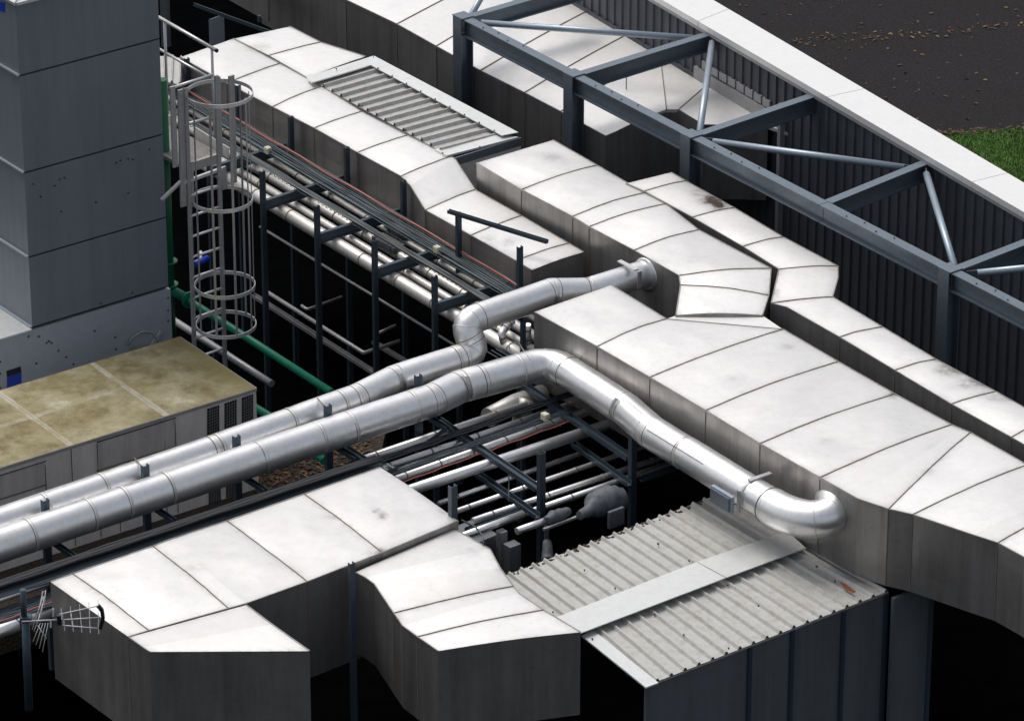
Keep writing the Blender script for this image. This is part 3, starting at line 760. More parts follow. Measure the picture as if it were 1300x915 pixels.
def bigpipe(name, label, pts, fils, r, bands, laps, name2=False):
    raw = [P(*p) for p in pts]; path = [raw[0]]; elbows = []; RR = r
    for i in range(1, len(raw)-1):
        f = fillet([raw[i-1], raw[i], raw[i+1]], fils[i-1], 5 if fils[i-1] > .2 else 2)[1:-1]
        elbows.append((len(path), len(path)+len(f)-1, fils[i-1])); path += f
    path.append(raw[-1]); nb = len(path)
    if name2:
        q0_, q1_, q2_, q3_ = [P(*p) for p in bend1]
        for k in range(1, 15):
            t = k/14; path.append(q0_*(1-t)**3+q1_*3*t*(1-t)**2+q2_*3*t*t*(1-t)+q3_*t**3)
        elbows.append((nb, nb+12, .3))
    th = thing(name, label, 'pipe', raw[len(raw)//2]); m = MB(); fat = nb if name2 else 10**6
    rad = [r*(1.0 if i < fat else 1.09) for i in range(len(path))]
    fine = [path[0]]; fr_ = [rad[0]]
    for i in range(len(path)-1):
        n_ = max(1, int((path[i+1]-path[i]).length/.09))
        for k in range(1, n_+1): fine.append(path[i].lerp(path[i+1], k/n_)); fr_.append(rad[i]+(rad[i+1]-rad[i])*k/n_)
    m.tube(fine, fr_, 48)
    for j, v in enumerate(m.v):
        c_ = fine[j//48]; o_ = (v-c_); v += o_.normalized()*(.0045*mnoise.noise(v*1.7)+.0022*mnoise.noise(v*6))
    m.build('pipe_body', 'cladding_bright', th)
    def ring(p, d, mat='seam', w=.005, e=.002, nm='joint_band'):
        q = MB(); R0 = r*(1.09 if name2 and any((p-w_).length < .1 for w_ in path[fat:]) else 1.0); q.tube([p-d*w, p+d*w], R0+e, 40, cap=True); q.build(nm, mat, th)
    for i, (s, e, f) in enumerate(elbows):
        idx = range(s, e+1, 3 if s == nb else 2) if f > .2 else (s, e)
        for k in idx:
            d = (path[min(k+1, len(path)-1)]-path[k-1]).normalized(); ring(path[k], d, 'cladding_dull', .005, .002, 'elbow_bead')
        for k in (s, e):
            dd = (path[k]-path[k-1]).normalized() if k == s else (path[k+1]-path[k]).normalized()
            off = -.05 if k == s else .05
            if k < len(path)-2: ring(path[k]+dd*off, dd)
    for (px, k) in bands:                      # k = segment index of raw
        a, b = raw[k], raw[k+1]; xa, xb = proj(a)[0], proj(b)[0]; t = (px-xa)/(xb-xa); p = a.lerp(b, t); ring(p, (b-a).normalized())
        ring(p+(b-a).normalized()*.03, (b-a).normalized(), 'cladding_dull', .012, .003)
    for k, t0, t1, ang in laps:
        a, b = raw[k], raw[k+1]; d = (b-a).normalized(); side = d.cross(Z).normalized(); 
        if side.y > 0: side = -side
        o = (Z*math.cos(ang)+side*math.sin(ang))*(r+.001)
        q = MB(); q.sweep([a.lerp(b, t0)+o, a.lerp(b, t1)+o], [(-.005, -.002), (.005, -.002), (.005, .003), (-.005, .003)], up=o); q.build('lap_seam', 'seam', th)
    return th, raw, path
zP = -.45
p1 = [(-90, 722, zP), (330, 580, zP), (548, 508, zP), (583, 491, zP), (612, 483, zP), (700, 458, zP), (795, 520, zP), (828, 549, zP), (972, 637, zP)]
bend1 = [(972, 637, zP), (1014, 668, -.45), (1074, 668, -.40), (1058, 626, -.28)]
front, raw1, pth1 = bigpipe('insulated_pipe', 'front bright metal clad pipe ending in a U bend at the broad duct', p1, [.3, .08, .08, .08, .36, .1, .1], .212,
    [(150, 0), (205, 0), (105, 0), (400, 1), (440, 1), (520, 1), (655, 4), (870, 7), (30, 0)], [(4, .05, .75, -.7), (7, .05, .55, .9), (6, .2, .8, .3)], True)
zQ = -.05
p2 = [(-90, 694, zP), (270, 571, zP), (452, 506, zP), (500, 482, zP), (606, 448, zP), (587, 410, zQ), (700, 371, zQ), (748, 370, zQ-.1), (842, 340, zQ-.12)]
back, raw2, pth2 = bigpipe('insulated_pipe', 'rear bright metal clad pipe with the S bend that enters the middle duct', p2, [.3, .1, .1, .30, .32, .12, .12], .185,
    [(50, 0), (124, 0), (275, 0), (365, 1), (430, 1), (575, 3)], [(3, .1, .9, -.5), (1, .1, .95, -.6), (5, .2, .9, -.5), (0, .1, .95, -.6)])
# collar where pipe enters middle duct
d = (raw2[-1]-raw2[-2]).normalized(); cpt = P(826, 347, zQ-.12)
m = MB(); m.tube([cpt-d*.10, cpt-d*.09, cpt+d*.3], [.19, .235, .235], 40); m.build('collar', 'cladding_bright', back)
m = MB(); m.cbox(P(797, 337, zQ+.11), V*.07, U*.36, Z*.02); m.build('pipe_clamp', 'rail_light', back)
m = MB(); a = P(812, 346, zQ+.1); m.cbox(a+U*.0-Z*.1, V*.06, U*.02, Z*.24); m.build('pipe_clamp', 'galv_grey', back)
# bracket and box at the front pipe's lower end
d = (raw1[8]-raw1[7]).normalized(); nn_ = d.cross(Z).normalized()
if nn_.y > 0: nn_ = -nn_
c_ = P(921, 610, zP)
m = MB(); m.cbox(P(935, 629, zP)+nn_*.215+Z*.02, d*.40, nn_*.05, Z*.22); m.build('mounting_plate', 'brace_galv', front)
m = MB(); m.cbox(P(935, 629, zP)+nn_*.25+Z*.02, d*.36, nn_*.03, Z*.18); m.build('plate_face', 'steel_blue', front)
c_ = raw1[7].lerp(raw1[8], .90); m = MB(); m.tube([c_-d*.02, c_+d*.02], .217, 40); m.build('pipe_strap', 'rail_light', front)
m = MB(); m.cbox(c_+Z*.222-nn_*.08, d*.06, nn_*.34, Z*.018); m.build('pipe_clamp', 'rail_light', front)
m = MB(); m.cbox(c_+nn_*.235-Z*.02, d*.05, nn_*.02, Z*.30); m.build('pipe_clamp', 'galv_grey', front)

# supports between the two pipes
def channel(w=.045, d=.045, t=.006):
    return [(-w/2, -d/2), (w/2, -d/2), (w/2, d/2), (w/2-t*1.6, d/2), (w/2-t*1.6, -d/2+t), (-w/2+t*1.6, -d/2+t), (-w/2+t*1.6, d/2), (-w/2, d/2)]
places = ['nearest the left edge of the photo', 'in front of the moss topped unit', 'below the ends of the grilles', 'left of the green pipe end', 'left of the offset of the front pipe']
for i, (x, y) in enumerate(((57, 634), (184, 590), (300, 553), (416, 514), (531, 476))):
    zt = zP+.27; p = P(x, y, zt)
    th = thing('pipe_support', 'dark post between the two bright pipes, '+places[i], 'pipe support', Vector((p.x, p.y, -2.5)), 'supports of the two bright pipes')
    m = MB(); m.sweep([Vector((p.x, p.y, -2.5)), p], channel(.09, .06), up=-U); m.build('post', 'strut_dark', th)
    m = MB(); c_ = Vector((p.x, p.y, zP-.245)); m.sweep([c_-U*.42, c_+U*.62], channel(.06, .06), up=Z); m.build('arm', 'strut_dark', th)
    m = MB(); m.sweep([c_+U*.55-Z*.03, Vector((p.x, p.y, zP-.75))+U*.03], channel(.04, .04), up=V); m.build('diagonal_strut', 'strut_dark', th)
    if i in (1, 3):
        m = MB(); m.tube([p-Z*.08, P(x-13, y-7, zt-.08)+Z*.02], .008, 6); m.build('tie_rod', 'seam', th)

# ------------------------------------------------------------------ left rack (runs along the long left duct)
zr = -.8
def lr(x, y, z=zr): return (x, y, z)
def at(x0, y0, x, s=.605): return y0+(x-x0)*s
RL = [('thick dull metal clad pipe, nearest the dark pit in the left rack', 425, 308, .082, .9, 'cladding_dull'),
      ('slim brown seamed pipe beside the thick one in the left rack', 425, 291, .050, .7, 'cladding_dull'),
      ('mid sized pale pipe, third from the dark pit in the left rack', 425, 274, .065, .8, 'cladding_dull'),
      ('thin pale pipe under the wire tray in the left rack', 425, 252, .036, .9, 'cladding_dull')]
for lab, x, y, r, rg, mt in RL:
    pipe('rack_pipe', lab, [(185, at(x, y, 185), zr), (x, y, zr), (615, at(x, y, 615), zr), (690, at(x, y, 690), zr)], r*1.12, mt, rings=rg, group='pipes in the left rack')
# grey insulated lagging boxes on rack pipes
for lab, x, y, s in (('flat grey lagging box clamped round the middle pipes of the left rack', 493, 309, 1), ('small dark grey lagging box under the cable tray of the left rack', 508, 294, .8)):
    c_ = P(x, y, zr+.08); th = thing('lagging_box', lab, 'insulation box', c_-Z*.08)
    m = MB(); m.cbox(c_, U*.52*s, V*.20*s, Z*.10); o = m.build('casing', 'insulation', th); bv = o.modifiers.new('b', 'BEVEL'); bv.width = .012; bv.segments = 2
    for q in (-1, 1):
        m = MB(); m.cbox(c_+U*.18*q*s, U*.02, V*.206*s, Z*.106); m.build('strap', 'strut_dark', th)
# frames
fb = [(334, 259, 399, 238, 217), (403, 301, 467, 281, 261), (476, 345, 538, 325, 305), (552, 389, 614, 370, 350), (266, 216, 330, 196, 180)]
fn = ['beside the ladder cage', 'second from the ladder cage', 'third from the ladder cage', 'at the S bend', 'behind the ladder cage hoops']
for i, (x0, y0, x1, y1, yt) in enumerate(fb):
    zb = -.62; a = P(x0, y0, zb); b = P(x1, y1, zb)
    th = thing('pipe_rack', 'dark post with cross beam of the left pipe rack, '+fn[i], 'pipe rack frame', Vector((a.x, a.y, -4)), 'frames of the left pipe rack')
    m = MB(); top = Vector((a.x, a.y, zat(a, yt))); m.sweep([Vector((a.x, a.y, -4)), top], channel(.075, .05), up=-U); pst = m.build('post', 'strut_dark', th)
    dd = (b-a).normalized(); m = MB(); m.sweep([a+dd*.03, a+dd*1.45], [(-.03, -.05), (.03, -.05), (.03, .05), (-.03, .05)]); m.build('cross_beam', 'strut_dark', th)
    m = MB(); m.sweep([a+dd*.03-Z*.09, a+dd*1.4-Z*.09], channel(.04, .03)); m.build('cross_beam', 'strut_dark', th)
    m = MB()
    for k in range(26):                          # slots up the post
        zz = top.z-.05-k*.075; m.cbox(Vector((a.x, a.y, zz))+U*.027, V*.012, U*.003, Z*.035)
    m.build('slot_row', 'bolt', pst)
# posts along duct A
pn = ['left of the ladder', 'behind the right ladder stringer', 'left one along the long duct', 'middle one along the long duct', 'at the step of the long duct', 'holding the tilted bar', 'at the end of the long duct']
for i, (x, yt) in enumerate(((237, 74), (302, 108), (369, 148), (440, 187), (512, 229), (582, 270), (660, 313))):
    z0 = -.02 if x < 520 else .0; z1 = {582: .10, 660: .1}.get(x, z0)
    p = P(x, yt, z1); 
    # keep the post on the pit side of the duct
    m = MB(); m.sweep([Vector((p.x, p.y, -4)), p], channel(.075, .05), up=-U)
    tag(m.build('channel_post', 'strut_dark', None, Vector((p.x, p.y, -4))), 'dark post beside the long left duct, '+pn[i], 'post', 'posts along the long left duct')
m = MB(); m.sweep([P(569, 268, .11), P(695, 307, .03)], channel(.055, .05)); tag(m.build('angle_bar', 'strut_dark', None, P(569, 268, .07)), 'dark slotted bar lying tilted over the end of the long left duct', 'bar')

# wire mesh tray + cables
def mesh_tray(name, label, pa, pb, width_dir, w, nl, pitch, r=.0045, lip=.05):
    d = (pb-pa).normalized(); L = (pb-pa).length; m = MB(); q = MB()
    th = thing(name, label, 'cable tray', pa.lerp(pb, .5)-Z*.01)
    for k in range(nl):
        o = width_dir*(w*k/(nl-1)); m.tube([pa+o, pb+o], r, 4, cap=False)
    for o in (0, w):
        m.tube([pa+width_dir*o+Z*lip, pb+width_dir*o+Z*lip], r*1.3, 4, cap=False)
    k = 0
    while k*pitch < L:
        c_ = pa+d*(k*pitch); m.tube([c_+Z*lip, c_, c_+width_dir*w, c_+width_dir*w+Z*lip], r, 4, cap=False); k += 1
    m.build('wire_mesh', 'tray_wire', th); return th
zt_ = -.55
a = P(200, at(409, 238, 200, .597), zt_); b = P(690, at(409, 238, 690, .597), zt_)
mesh_tray('cable_tray', 'wide wire mesh tray beside the red cable in the left rack', a, b, V, .30, 8, .085)
a = P(200, at(409, 261, 200, .597), zt_); b = P(640, at(409, 261, 640, .597), zt_)
mesh_tray('cable_tray', 'narrow wire mesh tray in the middle of the left rack', a, b, V, .08, 4, .1)
def cables(name, label, a, b, spread, n, r, mat, z=0, parts=True, sag=.006, cat='cable'):
    th = thing(name, label, cat, a.lerp(b, .5))
    for k in range(n):
        o = spread*((k-(n-1)/2)/max(1, n-1)) if n > 1 else Vector(); pts = []
        S = 24; ph = random.random()*9
        for i in range(S+1):
            t = i/S; p = a.lerp(b, t)+o+Z*(sag*math.sin(t*37+ph))+spread.normalized()*(sag*1.2*math.sin(t*23+ph*2)) if spread.length else a.lerp(b, t)+Z*(sag*math.sin(t*30+ph))+V*(sag*math.sin(t*21+ph))
            pts.append(p)
        m = MB(); m.tube(pts, r*random.uniform(.85, 1.15), 8); m.build('cable', mat, th)
    return th
cables('cable_bundle', 'thick black cables lying in the narrow tray of the left rack', P(200, at(409, 254, 200, .605), zt_+.04), P(640, at(409, 254, 640, .605), zt_+.04), V*.07, 4, .016, 'black_rubber', cat='cables')
cables('cable_bundle', 'dark thin cables spread over the wide wire tray of the left rack', P(200, at(409, 228, 200, .597), zt_+.015), P(680, at(409, 228, 680, .597), zt_+.015), V*.18, 6, .008, 'cable_blue', cat='cables')
a = P(205, at(416, 220, 205, .59), zt_+.07); b = P(712, at(416, 220, 712, .59), zt_+.07)
m = MB(); m.tube([a.lerp(b, i/30)+V*.012*math.sin(i*1.3) for i in range(31)], .011, 8); tag(m.build('red_cable', 'red_cable', None, a), 'long red cable along the outer edge of the wide wire tray', 'cable')
for lab, x, y in (('small cream junction box on the wire tray near the S bend', 555, 317), ('small cream junction box on the wire tray near the ladder cage', 340, 191), ('small cream junction box in the lower rack beside the front pipe elbow', 692, 529)):
    z_ = -.48 if y < 400 else -.8; c_ = P(x, y, z_); th = thing('junction_box', lab, 'junction box', c_-Z*.045)
    m = MB(); m.cbox(c_, U*.10, V*.08, Z*.085); o = m.build('casing', 'cream_plastic', th); bv = o.modifiers.new('b', 'BEVEL'); bv.width = .006
    m = MB(); m.cbox(c_+Z*.046, U*.09, V*.07, Z*.008); m.build('lid', 'cream_plastic', th)
    m = MB(); m.tube(fillet([c_+U*.05, c_+U*.09, c_+U*.10+V*.08-Z*.08, c_+U*.2+V*.1-Z*.09], .03), .006, 6); m.build('lead', 'black_rubber', th)

# cluster between the two pipes (valve pieces, white loop)
m = MB(); pts = [P(x, y, -.5) for x, y in ((648, 448), (646, 438), (652, 434), (660, 437), (664, 444), (672, 452))]; m.tube(fillet(pts, .05), .009, 8); tag(m.build('cable_loop', 'white_cable', None, pts[0]), 'short white cable loop in the gap between the two bright pipes', 'cable')
for lab, pts, r in (('short curved metal pipe stub under the rear pipe left of the white loop', [(640, 436, -.75), (636, 422, -.6), (650, 408, -.6)], .05), ('upright metal pipe stub under the rear pipe right of the white loop', [(671, 436, -.75), (670, 412, -.45)], .042)):
    pipe('pipe_stub', lab, pts, r, 'cladding_bright', fil=.08, rings=.15, rstart=.08)
m = MB(); p = P(664, 443, -.65); m.sweep([Vector((p.x, p.y, -3)), Vector((p.x, p.y, -.25))], channel(.06, .05), up=-U); tag(m.build('channel_post', 'strut_dark', None, Vector((p.x, p.y, -3))), 'dark slotted post in the gap between the two bright pipes', 'post')
m = MB()
for k in range(7):
    a = P(618+k*6, 446-k*1.5, -.78); m.tube([a, a+U*1.3-Z*.02], .009, 6)
tag(m.build('cable_bundle', 'cable_blue', None, P(640, 440, -.8)), 'dark cables fanning under the bright pipes where both racks meet', 'cables', None)

# ------------------------------------------------------------------ lower rack
zq = -1.02
def q2(lab, x0, y0, x1, y1, r, rings=.0, z=zq, mt='cladding_bright'):
    pipe('rack_pipe', lab, [(x0, y0, z), ((x0+x1)/2, (y0+y1)/2, z), (x1, y1, z)], r, mt, rings=rings, group='pipes in the lower rack')
q2('upper pale pipe of the lower rack, ending at the elbow below the front pipe', 452, 587, 668, 515, .062, .9)
q2('slender pale pipe beyond the black cables in the lower rack', 470, 600, 740, 508, .044, .7)
q2('pale pipe with a red wire strapped along it in the lower rack', 490, 613, 775, 512, .054, .5)
q2('pale pipe half hidden under the black cables of the lower rack', 480, 606, 757, 510, .030, .8, zq-.12)
q2('bright thick pipe below the red wire in the lower rack', 500, 629, 775, 538, .072, 0)
q2('first thin pipe below the bright thick one in the lower rack', 556, 639, 745, 573, .033, .8, zq-.25)
q2('second thin pipe below the bright thick one in the lower rack', 570, 652, 860, 552, .035, .8, zq-.25)
q2('third thin pipe below the bright thick one in the lower rack', 600, 661, 870, 571, .042, .8, zq-.25)
q2('fourth thin pipe below the bright thick one, just above the quilted lagging', 640, 661, 880, 578, .042, .8, zq-.25)
q2('short bright pipe meeting the grey cabinet beside the lower left duct', 578, 684, 664, 652, .048, 0, zq-.1)
q2('short bright pipe leading left from the quilted lagging', 656, 674, 700, 658, .045, 0, zq-.1)
for lab, pts, r, in (('large dull pipe elbow hidden under the front bright pipe', [(620, 530, zq-.05), (655, 512, zq-.05), (690, 500, zq-.05)], .13), ('dull pipe dropping under the front bright pipe', [(668, 508, zq), (664, 520, zq-.1), (660, 545, zq-.6)], .12)):
    pipe('pipe_elbow', lab, pts, r, 'cladding_dull', fil=.2)
# black cables in the lower rack and left along the duct
def vcab(lab, x0, y0, x1, y1, z, w, n, r, mt='black_rubber', sag=.004):
    return cables('cable_bundle', lab, P(x0, y0, z), P(x1, y1, z), U*w, n, r, mt, sag=sag, cat='cables')
vcab('thick black cables sweeping from the left edge along the lower left duct', -40, 755, 480, 582, -.62, .10, 4, .026)
vcab('blue black cables beside the thick ones along the lower left duct', -40, 768, 482, 588, -.70, .12, 5, .014, 'cable_blue')
vcab('thick black cables crossing the middle of the lower rack', 478, 586, 735, 496, -.80, .10, 3, .013)
vcab('dark thin cables below the thick ones in the lower rack', 490, 602, 725, 520, -.86, .10, 4, .008, 'cable_blue')
vcab('bundle of dark cables at the left edge above the antenna', -40, 795, 120, 742, -.86, .28, 9, .014, 'cable_blue')
a, b = P(495, 618, zq+.075), P(752, 524, zq+.085); m = MB(); m.tube([a.lerp(b, i/24)+U*.01*math.sin(i*1.7) for i in range(25)], .007, 6); tag(m.build('red_wire', 'red_cable', None, a), 'thin red wire strapped along a pale pipe in the lower rack', 'wire')
a, b = P(-30, 801, -.80), P(100, 750, -.80); m = MB(); m.tube([a.lerp(b, i/12)+U*.01*math.sin(i*1.7) for i in range(13)], .010, 6); tag(m.build('red_wire', 'red_cable', None, a), 'red cable at the left edge above the antenna', 'wire')
a, b = P(-40, 775, -.72), P(76, 735, -.72); m = MB(); m.tube([a, b], .022, 10); tag(m.build('conduit', 'rail_light', None, a), 'slim bright conduit at the left edge just above the antenna mast', 'conduit')
pipe('rack_pipe', 'bright pipe stub at the left edge behind the antenna mast', [(-40, 815, -.95), (10, 797, -.95), (75, 772, -.95)], .085, 'cladding_bright', rings=.6)
# solid trays (perforated channel) along the cables
def ladder_tray(lab, x0, y0, x1, y1, z, w):
    a, b = P(x0, y0, z), P(x1, y1, z); d = (b-a).normalized(); L = (b-a).length; th = thing('cable_tray', lab, 'cable tray', a.lerp(b, .5))
    for s in (0, w):
        m = MB(); m.sweep([a+U*s, b+U*s], [(-.003, -.03), (.003, -.03), (.003, .03), (-.003, .03)]); m.build('side_rail', 'strut_dark', th)
    m = MB(); k = 0
    while k*.09 < L: m.cbox(a+d*(k*.09)+U*w/2-Z*.02, d*.03, U*(w-.01), Z*.006); k += 1
    m.build('rung_strip', 'tray_wire', th)
ladder_tray('dark perforated tray carrying cables along the lower left duct', -40, 760, 490, 586, -.72, .24)
ladder_tray('short perforated tray below the thin pipes in the lower rack', 590, 672, 665, 644, zq-.2, .05)
ladder_tray('short perforated tray beside the right post of the lower rack', 812, 607, 880, 583, zq-.2, .06)

# rack beams and posts
lr_fr = []
def lbeam(lab, x0, y0, x1, y1, z, post=None, sz=.05):
    a, b = P(x0, y0, z), P(x1, y1, z); base = P(post[0], post[1], z) if post else a
    th = thing('pipe_rack', lab, 'pipe rack frame', Vector((base.x, base.y, -4)), 'frames of the lower pipe rack')
    m = MB(); m.sweep([a, b], [(-sz, -.035), (sz, -.035), (sz, .035), (sz*.75, .035), (sz*.75, -.0), (-sz*.75, .0), (-sz*.75, .035), (-sz, .035)]); m.build('cross_beam', 'strut_dark', th)
    return th, a, b
zb1 = zq+.10
th, a, b = lbeam('dark double beamed frame in the middle of the lower rack', 556, 533, 683, 620, zb1, (686, 622))
m = MB(); m.sweep([P(606, 601, zb1-.28), P(683, 655, zb1-.28)], channel(.09, .06)); m.build('cross_beam', 'strut_dark', th)
p = P(687, 622, zb1); m = MB(); m.sweep([Vector((p.x, p.y, -4)), Vector((p.x, p.y, zat(p, 574)))], channel(.09, .07), up=-U); m.build('post', 'strut_dark', th)
th, a, b = lbeam('dark double beamed frame at the right side of the lower rack', 662, 487, 799, 581, zb1, (803, 584))
m = MB(); m.sweep([P(728, 563, zb1-.28), P(799, 614, zb1-.28)], channel(.09, .06)); m.build('cross_beam', 'strut_dark', th)
p = P(803, 584, zb1); m = MB(); m.sweep([Vector((p.x, p.y, -4)), Vector((p.x, p.y, zat(p, 533)))], channel(.09, .07), up=-U); m.build('post', 'strut_dark', th)
th, a, b = lbeam('low dark frame at the left end of the lower rack near the gravel', 436, 567, 500, 610, zb1-.02, (560, 645))
m = MB(); p = P(575, 655, -.5); m.sweep([Vector((p.x, p.y, -4)), P(575, 615, -.1)*0+Vector((p.x, p.y, zat(p, 616)))], channel(.09, .07), up=-U); tag(m.build('channel_post', 'strut_dark', None, Vector((p.x, p.y, -4))), 'short dark post at the corner of the lower left duct beside the thin pipes', 'post')
p = P(447, 760, -.5); m = MB(); m.sweep([Vector((p.x, p.y, -4)), Vector((p.x, p.y, zat(p, 714)))], channel(.07, .05), up=-U); tag(m.build('channel_post', 'strut_dark', None, Vector((p.x, p.y, -4))), 'dark post in the notch between the two bottom ducts', 'post')
p = P(1183, 752, -1.2); m = MB(); m.sweep([Vector((p.x, p.y, -4)), Vector((p.x, p.y, -1.05))], channel(.05, .04), up=-U); tag(m.build('channel_post', 'strut_dark', None, Vector((p.x, p.y, -4))), 'dark slotted post in the shade under the broad duct at the bottom right', 'post')
m = MB(); m.tube([P(646, 603, zq-.1), P(646, 636, zq-.15)], .01, 6); tag(m.build('hanger_rod', 'strut_dark', None, P(646, 636, zq)), 'thin hanger rod between the beams of the lower rack', 'rod')

# quilted lagging
def quilt(th, pts, rad, name='quilted_cover', n=20):
    path = resample([P(*p) for p in pts], .03); m = MB(); L = len(path); rr = []
    for i in range(L):
        t = i/(L-1); q = t*(len(rad)-1); k = min(int(q), len(rad)-2); r = rad[k]*(1-(q-k))+rad[k+1]*(q-k); rr.append(r*(1+.06*math.sin(i*1.9)))
    m.tube(path, rr, n)
    for j, v in enumerate(m.v): v += Vector((mnoise.noise(v*9), mnoise.noise(v*9+Vector((5, 0, 0))), mnoise.noise(v*9+Vector((0, 7, 0)))))*.014
    return m.build(name, 'insulation', th)
th = thing('lagged_valve', 'large grey quilted lagging jacket beside the right post of the lower rack', 'insulation jacket', P(770, 650, -1.4))
quilt(th, [(744, 651, -1.1), (757, 641, -1.1), (772, 635, -1.1), (788, 634, -1.15)], [.06, .10, .165, .19, .18, .15])
m = MB(); c_ = P(782, 657, -1.15); m.cbox(c_, V*.24, U*.05, Z*.24); o = m.build('jacket_skirt', 'insulation', th); bv = o.modifiers.new('b', 'BEVEL'); bv.width = .012; bv.segments = 2
th = thing('lagged_valve', 'small grey quilted lagging jacket right of the middle post of the lower rack', 'insulation jacket', P(708, 655, -1.4))
quilt(th, [(694, 661, -1.1), (702, 656, -1.1), (722, 649, -1.1)], [.055, .085, .08, .06])
quilt(th, [(735, 654, -1.1), (748, 649, -1.1)], [.065, .07])
m = MB(); m.sweep([P(690, 672, -1.15), P(738, 654, -1.15)], [(-.015, -.015), (.015, -.015), (.015, .015), (-.015, .015)]); tag(m.build('support_rail', 'galv_grey', None, P(690, 672, -1.15)), 'thin grey rail under the small quilted lagging', 'rail')
th = thing('lagged_valve', 'dark upright lagged fitting behind the middle post of the lower rack', 'insulation jacket', P(696, 712, -2))
quilt(th, [(695, 712, -1.5), (695, 688, -1.4)], [.07, .075, .05]); quilt(th, [(694, 686, -1.4), (694, 668, -1.2)], [.03, .03], 'pipe_neck')
# cabinet
c_ = P(612, 690, -1.3); th = thing('metal_cabinet', 'grey metal cabinet in the gap between bottom centre duct and thin pipes', 'cabinet', Vector((c_.x, c_.y, -3)))
m = MB(); a = P(598, 692, -1.3); b = P(632, 678, -1.3); dd = b-a; m.hexa([x-Z*1.6 for x in (a, b, b-U*.5, a-U*.5)], [a, b, b-U*.5, a-U*.5]); m.build('casing', 'shed_wall', th)
m = MB(); m.cbox(P(637, 678, -1.25)-Z*.7, V*.10, U*.10, Z*1.5); m.build('corner_post', 'galv_grey', th)
m = MB(); m.cbox(P(650, 690, -1.3)-Z*.7, V*.17, U*.14, Z*1.4); m.build('corner_post', 'shed_wall', th)
m = MB(); m.tube(fillet([P(x, y, -.55) for x, y in ((586, 660), (604, 669), (612, 679), (614, 690))], .1), .012, 8); tag(m.build('cable_loop', 'cable_blue', None, P(586, 660, -.6)), 'bent grey cable hooking over the corner between lower left duct and cabinet', 'cable')

# ------------------------------------------------------------------ green pipes
pipe('green_pipe', 'bright green pipe slanting down through the dark pit right of the ladder', [(232, 377, -1.55), (250, 388, -1.55), (421, 498, -1.55)], .052, 'green_paint', fil=.1, group=None)
pipe('green_pipe', 'lower bright green pipe seen through the corner of the moss topped unit', [(290, 497, -1.9), (345, 530, -1.9), (412, 585, -1.9)], .055, 'green_paint', fil=.1)
th = thing('green_riser', 'thick dark green upright pipe beside the tower', 'pipe', P(218, 400, -2))
g0 = P(215, 375, -1.6); m = MB(); m.tube([Vector((g0.x, g0.y, -3)), Vector((g0.x, g0.y, zat(g0, 101)))], .075, 18); m.build('pipe_body', 'green_dark', th)
for zz in (-1.45, -1.1):
    m = MB(); m.tube([Vector((g0.x, g0.y, zz)), Vector((g0.x, g0.y, zz+.03))], .13, 18); m.build('flange', 'green_dark', th)
m = MB(); e = P(240, 380, -1.55); m.tube(fillet([Vector((g0.x, g0.y, -1.6)), Vector((g0.x, g0.y, -1.5))+U*.02, e], .1), .07, 14); m.build('branch', 'green_paint', th)
m = MB(); dd = (P(421, 498, -1.55)-P(250, 388, -1.55)).normalized(); m.tube([e, e+dd*.03], .12, 18); m.build('flange', 'green_paint', th)
th = thing('blue_valve', 'small blue valve behind the ladder rungs', 'valve', P(256, 333, -1.5))
m = MB(); m.tube([P(246, 336, -1.4), P(264, 328, -1.4)], .05, 10); m.build('valve_body', 'blue_paint', th); m = MB(); m.tube([P(255, 331, -1.4), P(255, 322, -1.4)+Z*.03], .02, 8); m.build('handle', 'white_cable', th)

# pit rails
pit = [('thin grey pipe rail low in the dark pit, upper of two', [(335, 368, -2.2), (462, 448, -2.2), (507, 433, -2.2)], .028),
       ('short stub pipe low in the dark pit at its left', [(383, 388, -2.2), (390, 393, -2.2), (434, 377, -2.2)], .022),
       ('short stub pipe low in the dark pit near the pipe bend', [(478, 424, -2.2), (502, 413, -2.2)], .022)]
for lab, pts, r in pit: pipe('pit_pipe', lab, pts, r, 'galv_grey', fil=.04, single=True)
m = MB(); m.sweep([P(322, 375, -2.4), P(475, 473, -2.4)], channel(.07, .05)); tag(m.build('pit_rail', 'galv_grey', None, P(322, 375, -2.4)), 'slotted channel rail low in the dark pit, lower of two', 'rail')
m = MB(); m.sweep([P(474, 434, -2.3), P(520, 462, -2.3)], channel(.06, .05)); tag(m.build('pit_rail', 'galv_grey', None, P(474, 434, -2.3)), 'short slotted rail in the dark pit above the rear pipe', 'rail')
for lab, pts in (('dull grey pipe in the shade at the foot of the ladder', [(218, 405, -2.2), (300, 458, -2.2), (345, 487, -2.2)]), ('thin dull pipe in the shade below the rack beside the ladder', [(330, 258+30, -1.8), (600, 452, -1.8)])):
    pipe('pit_pipe', lab, pts, .05 if 'foot' in lab else .02, 'galv_grey', single=True)

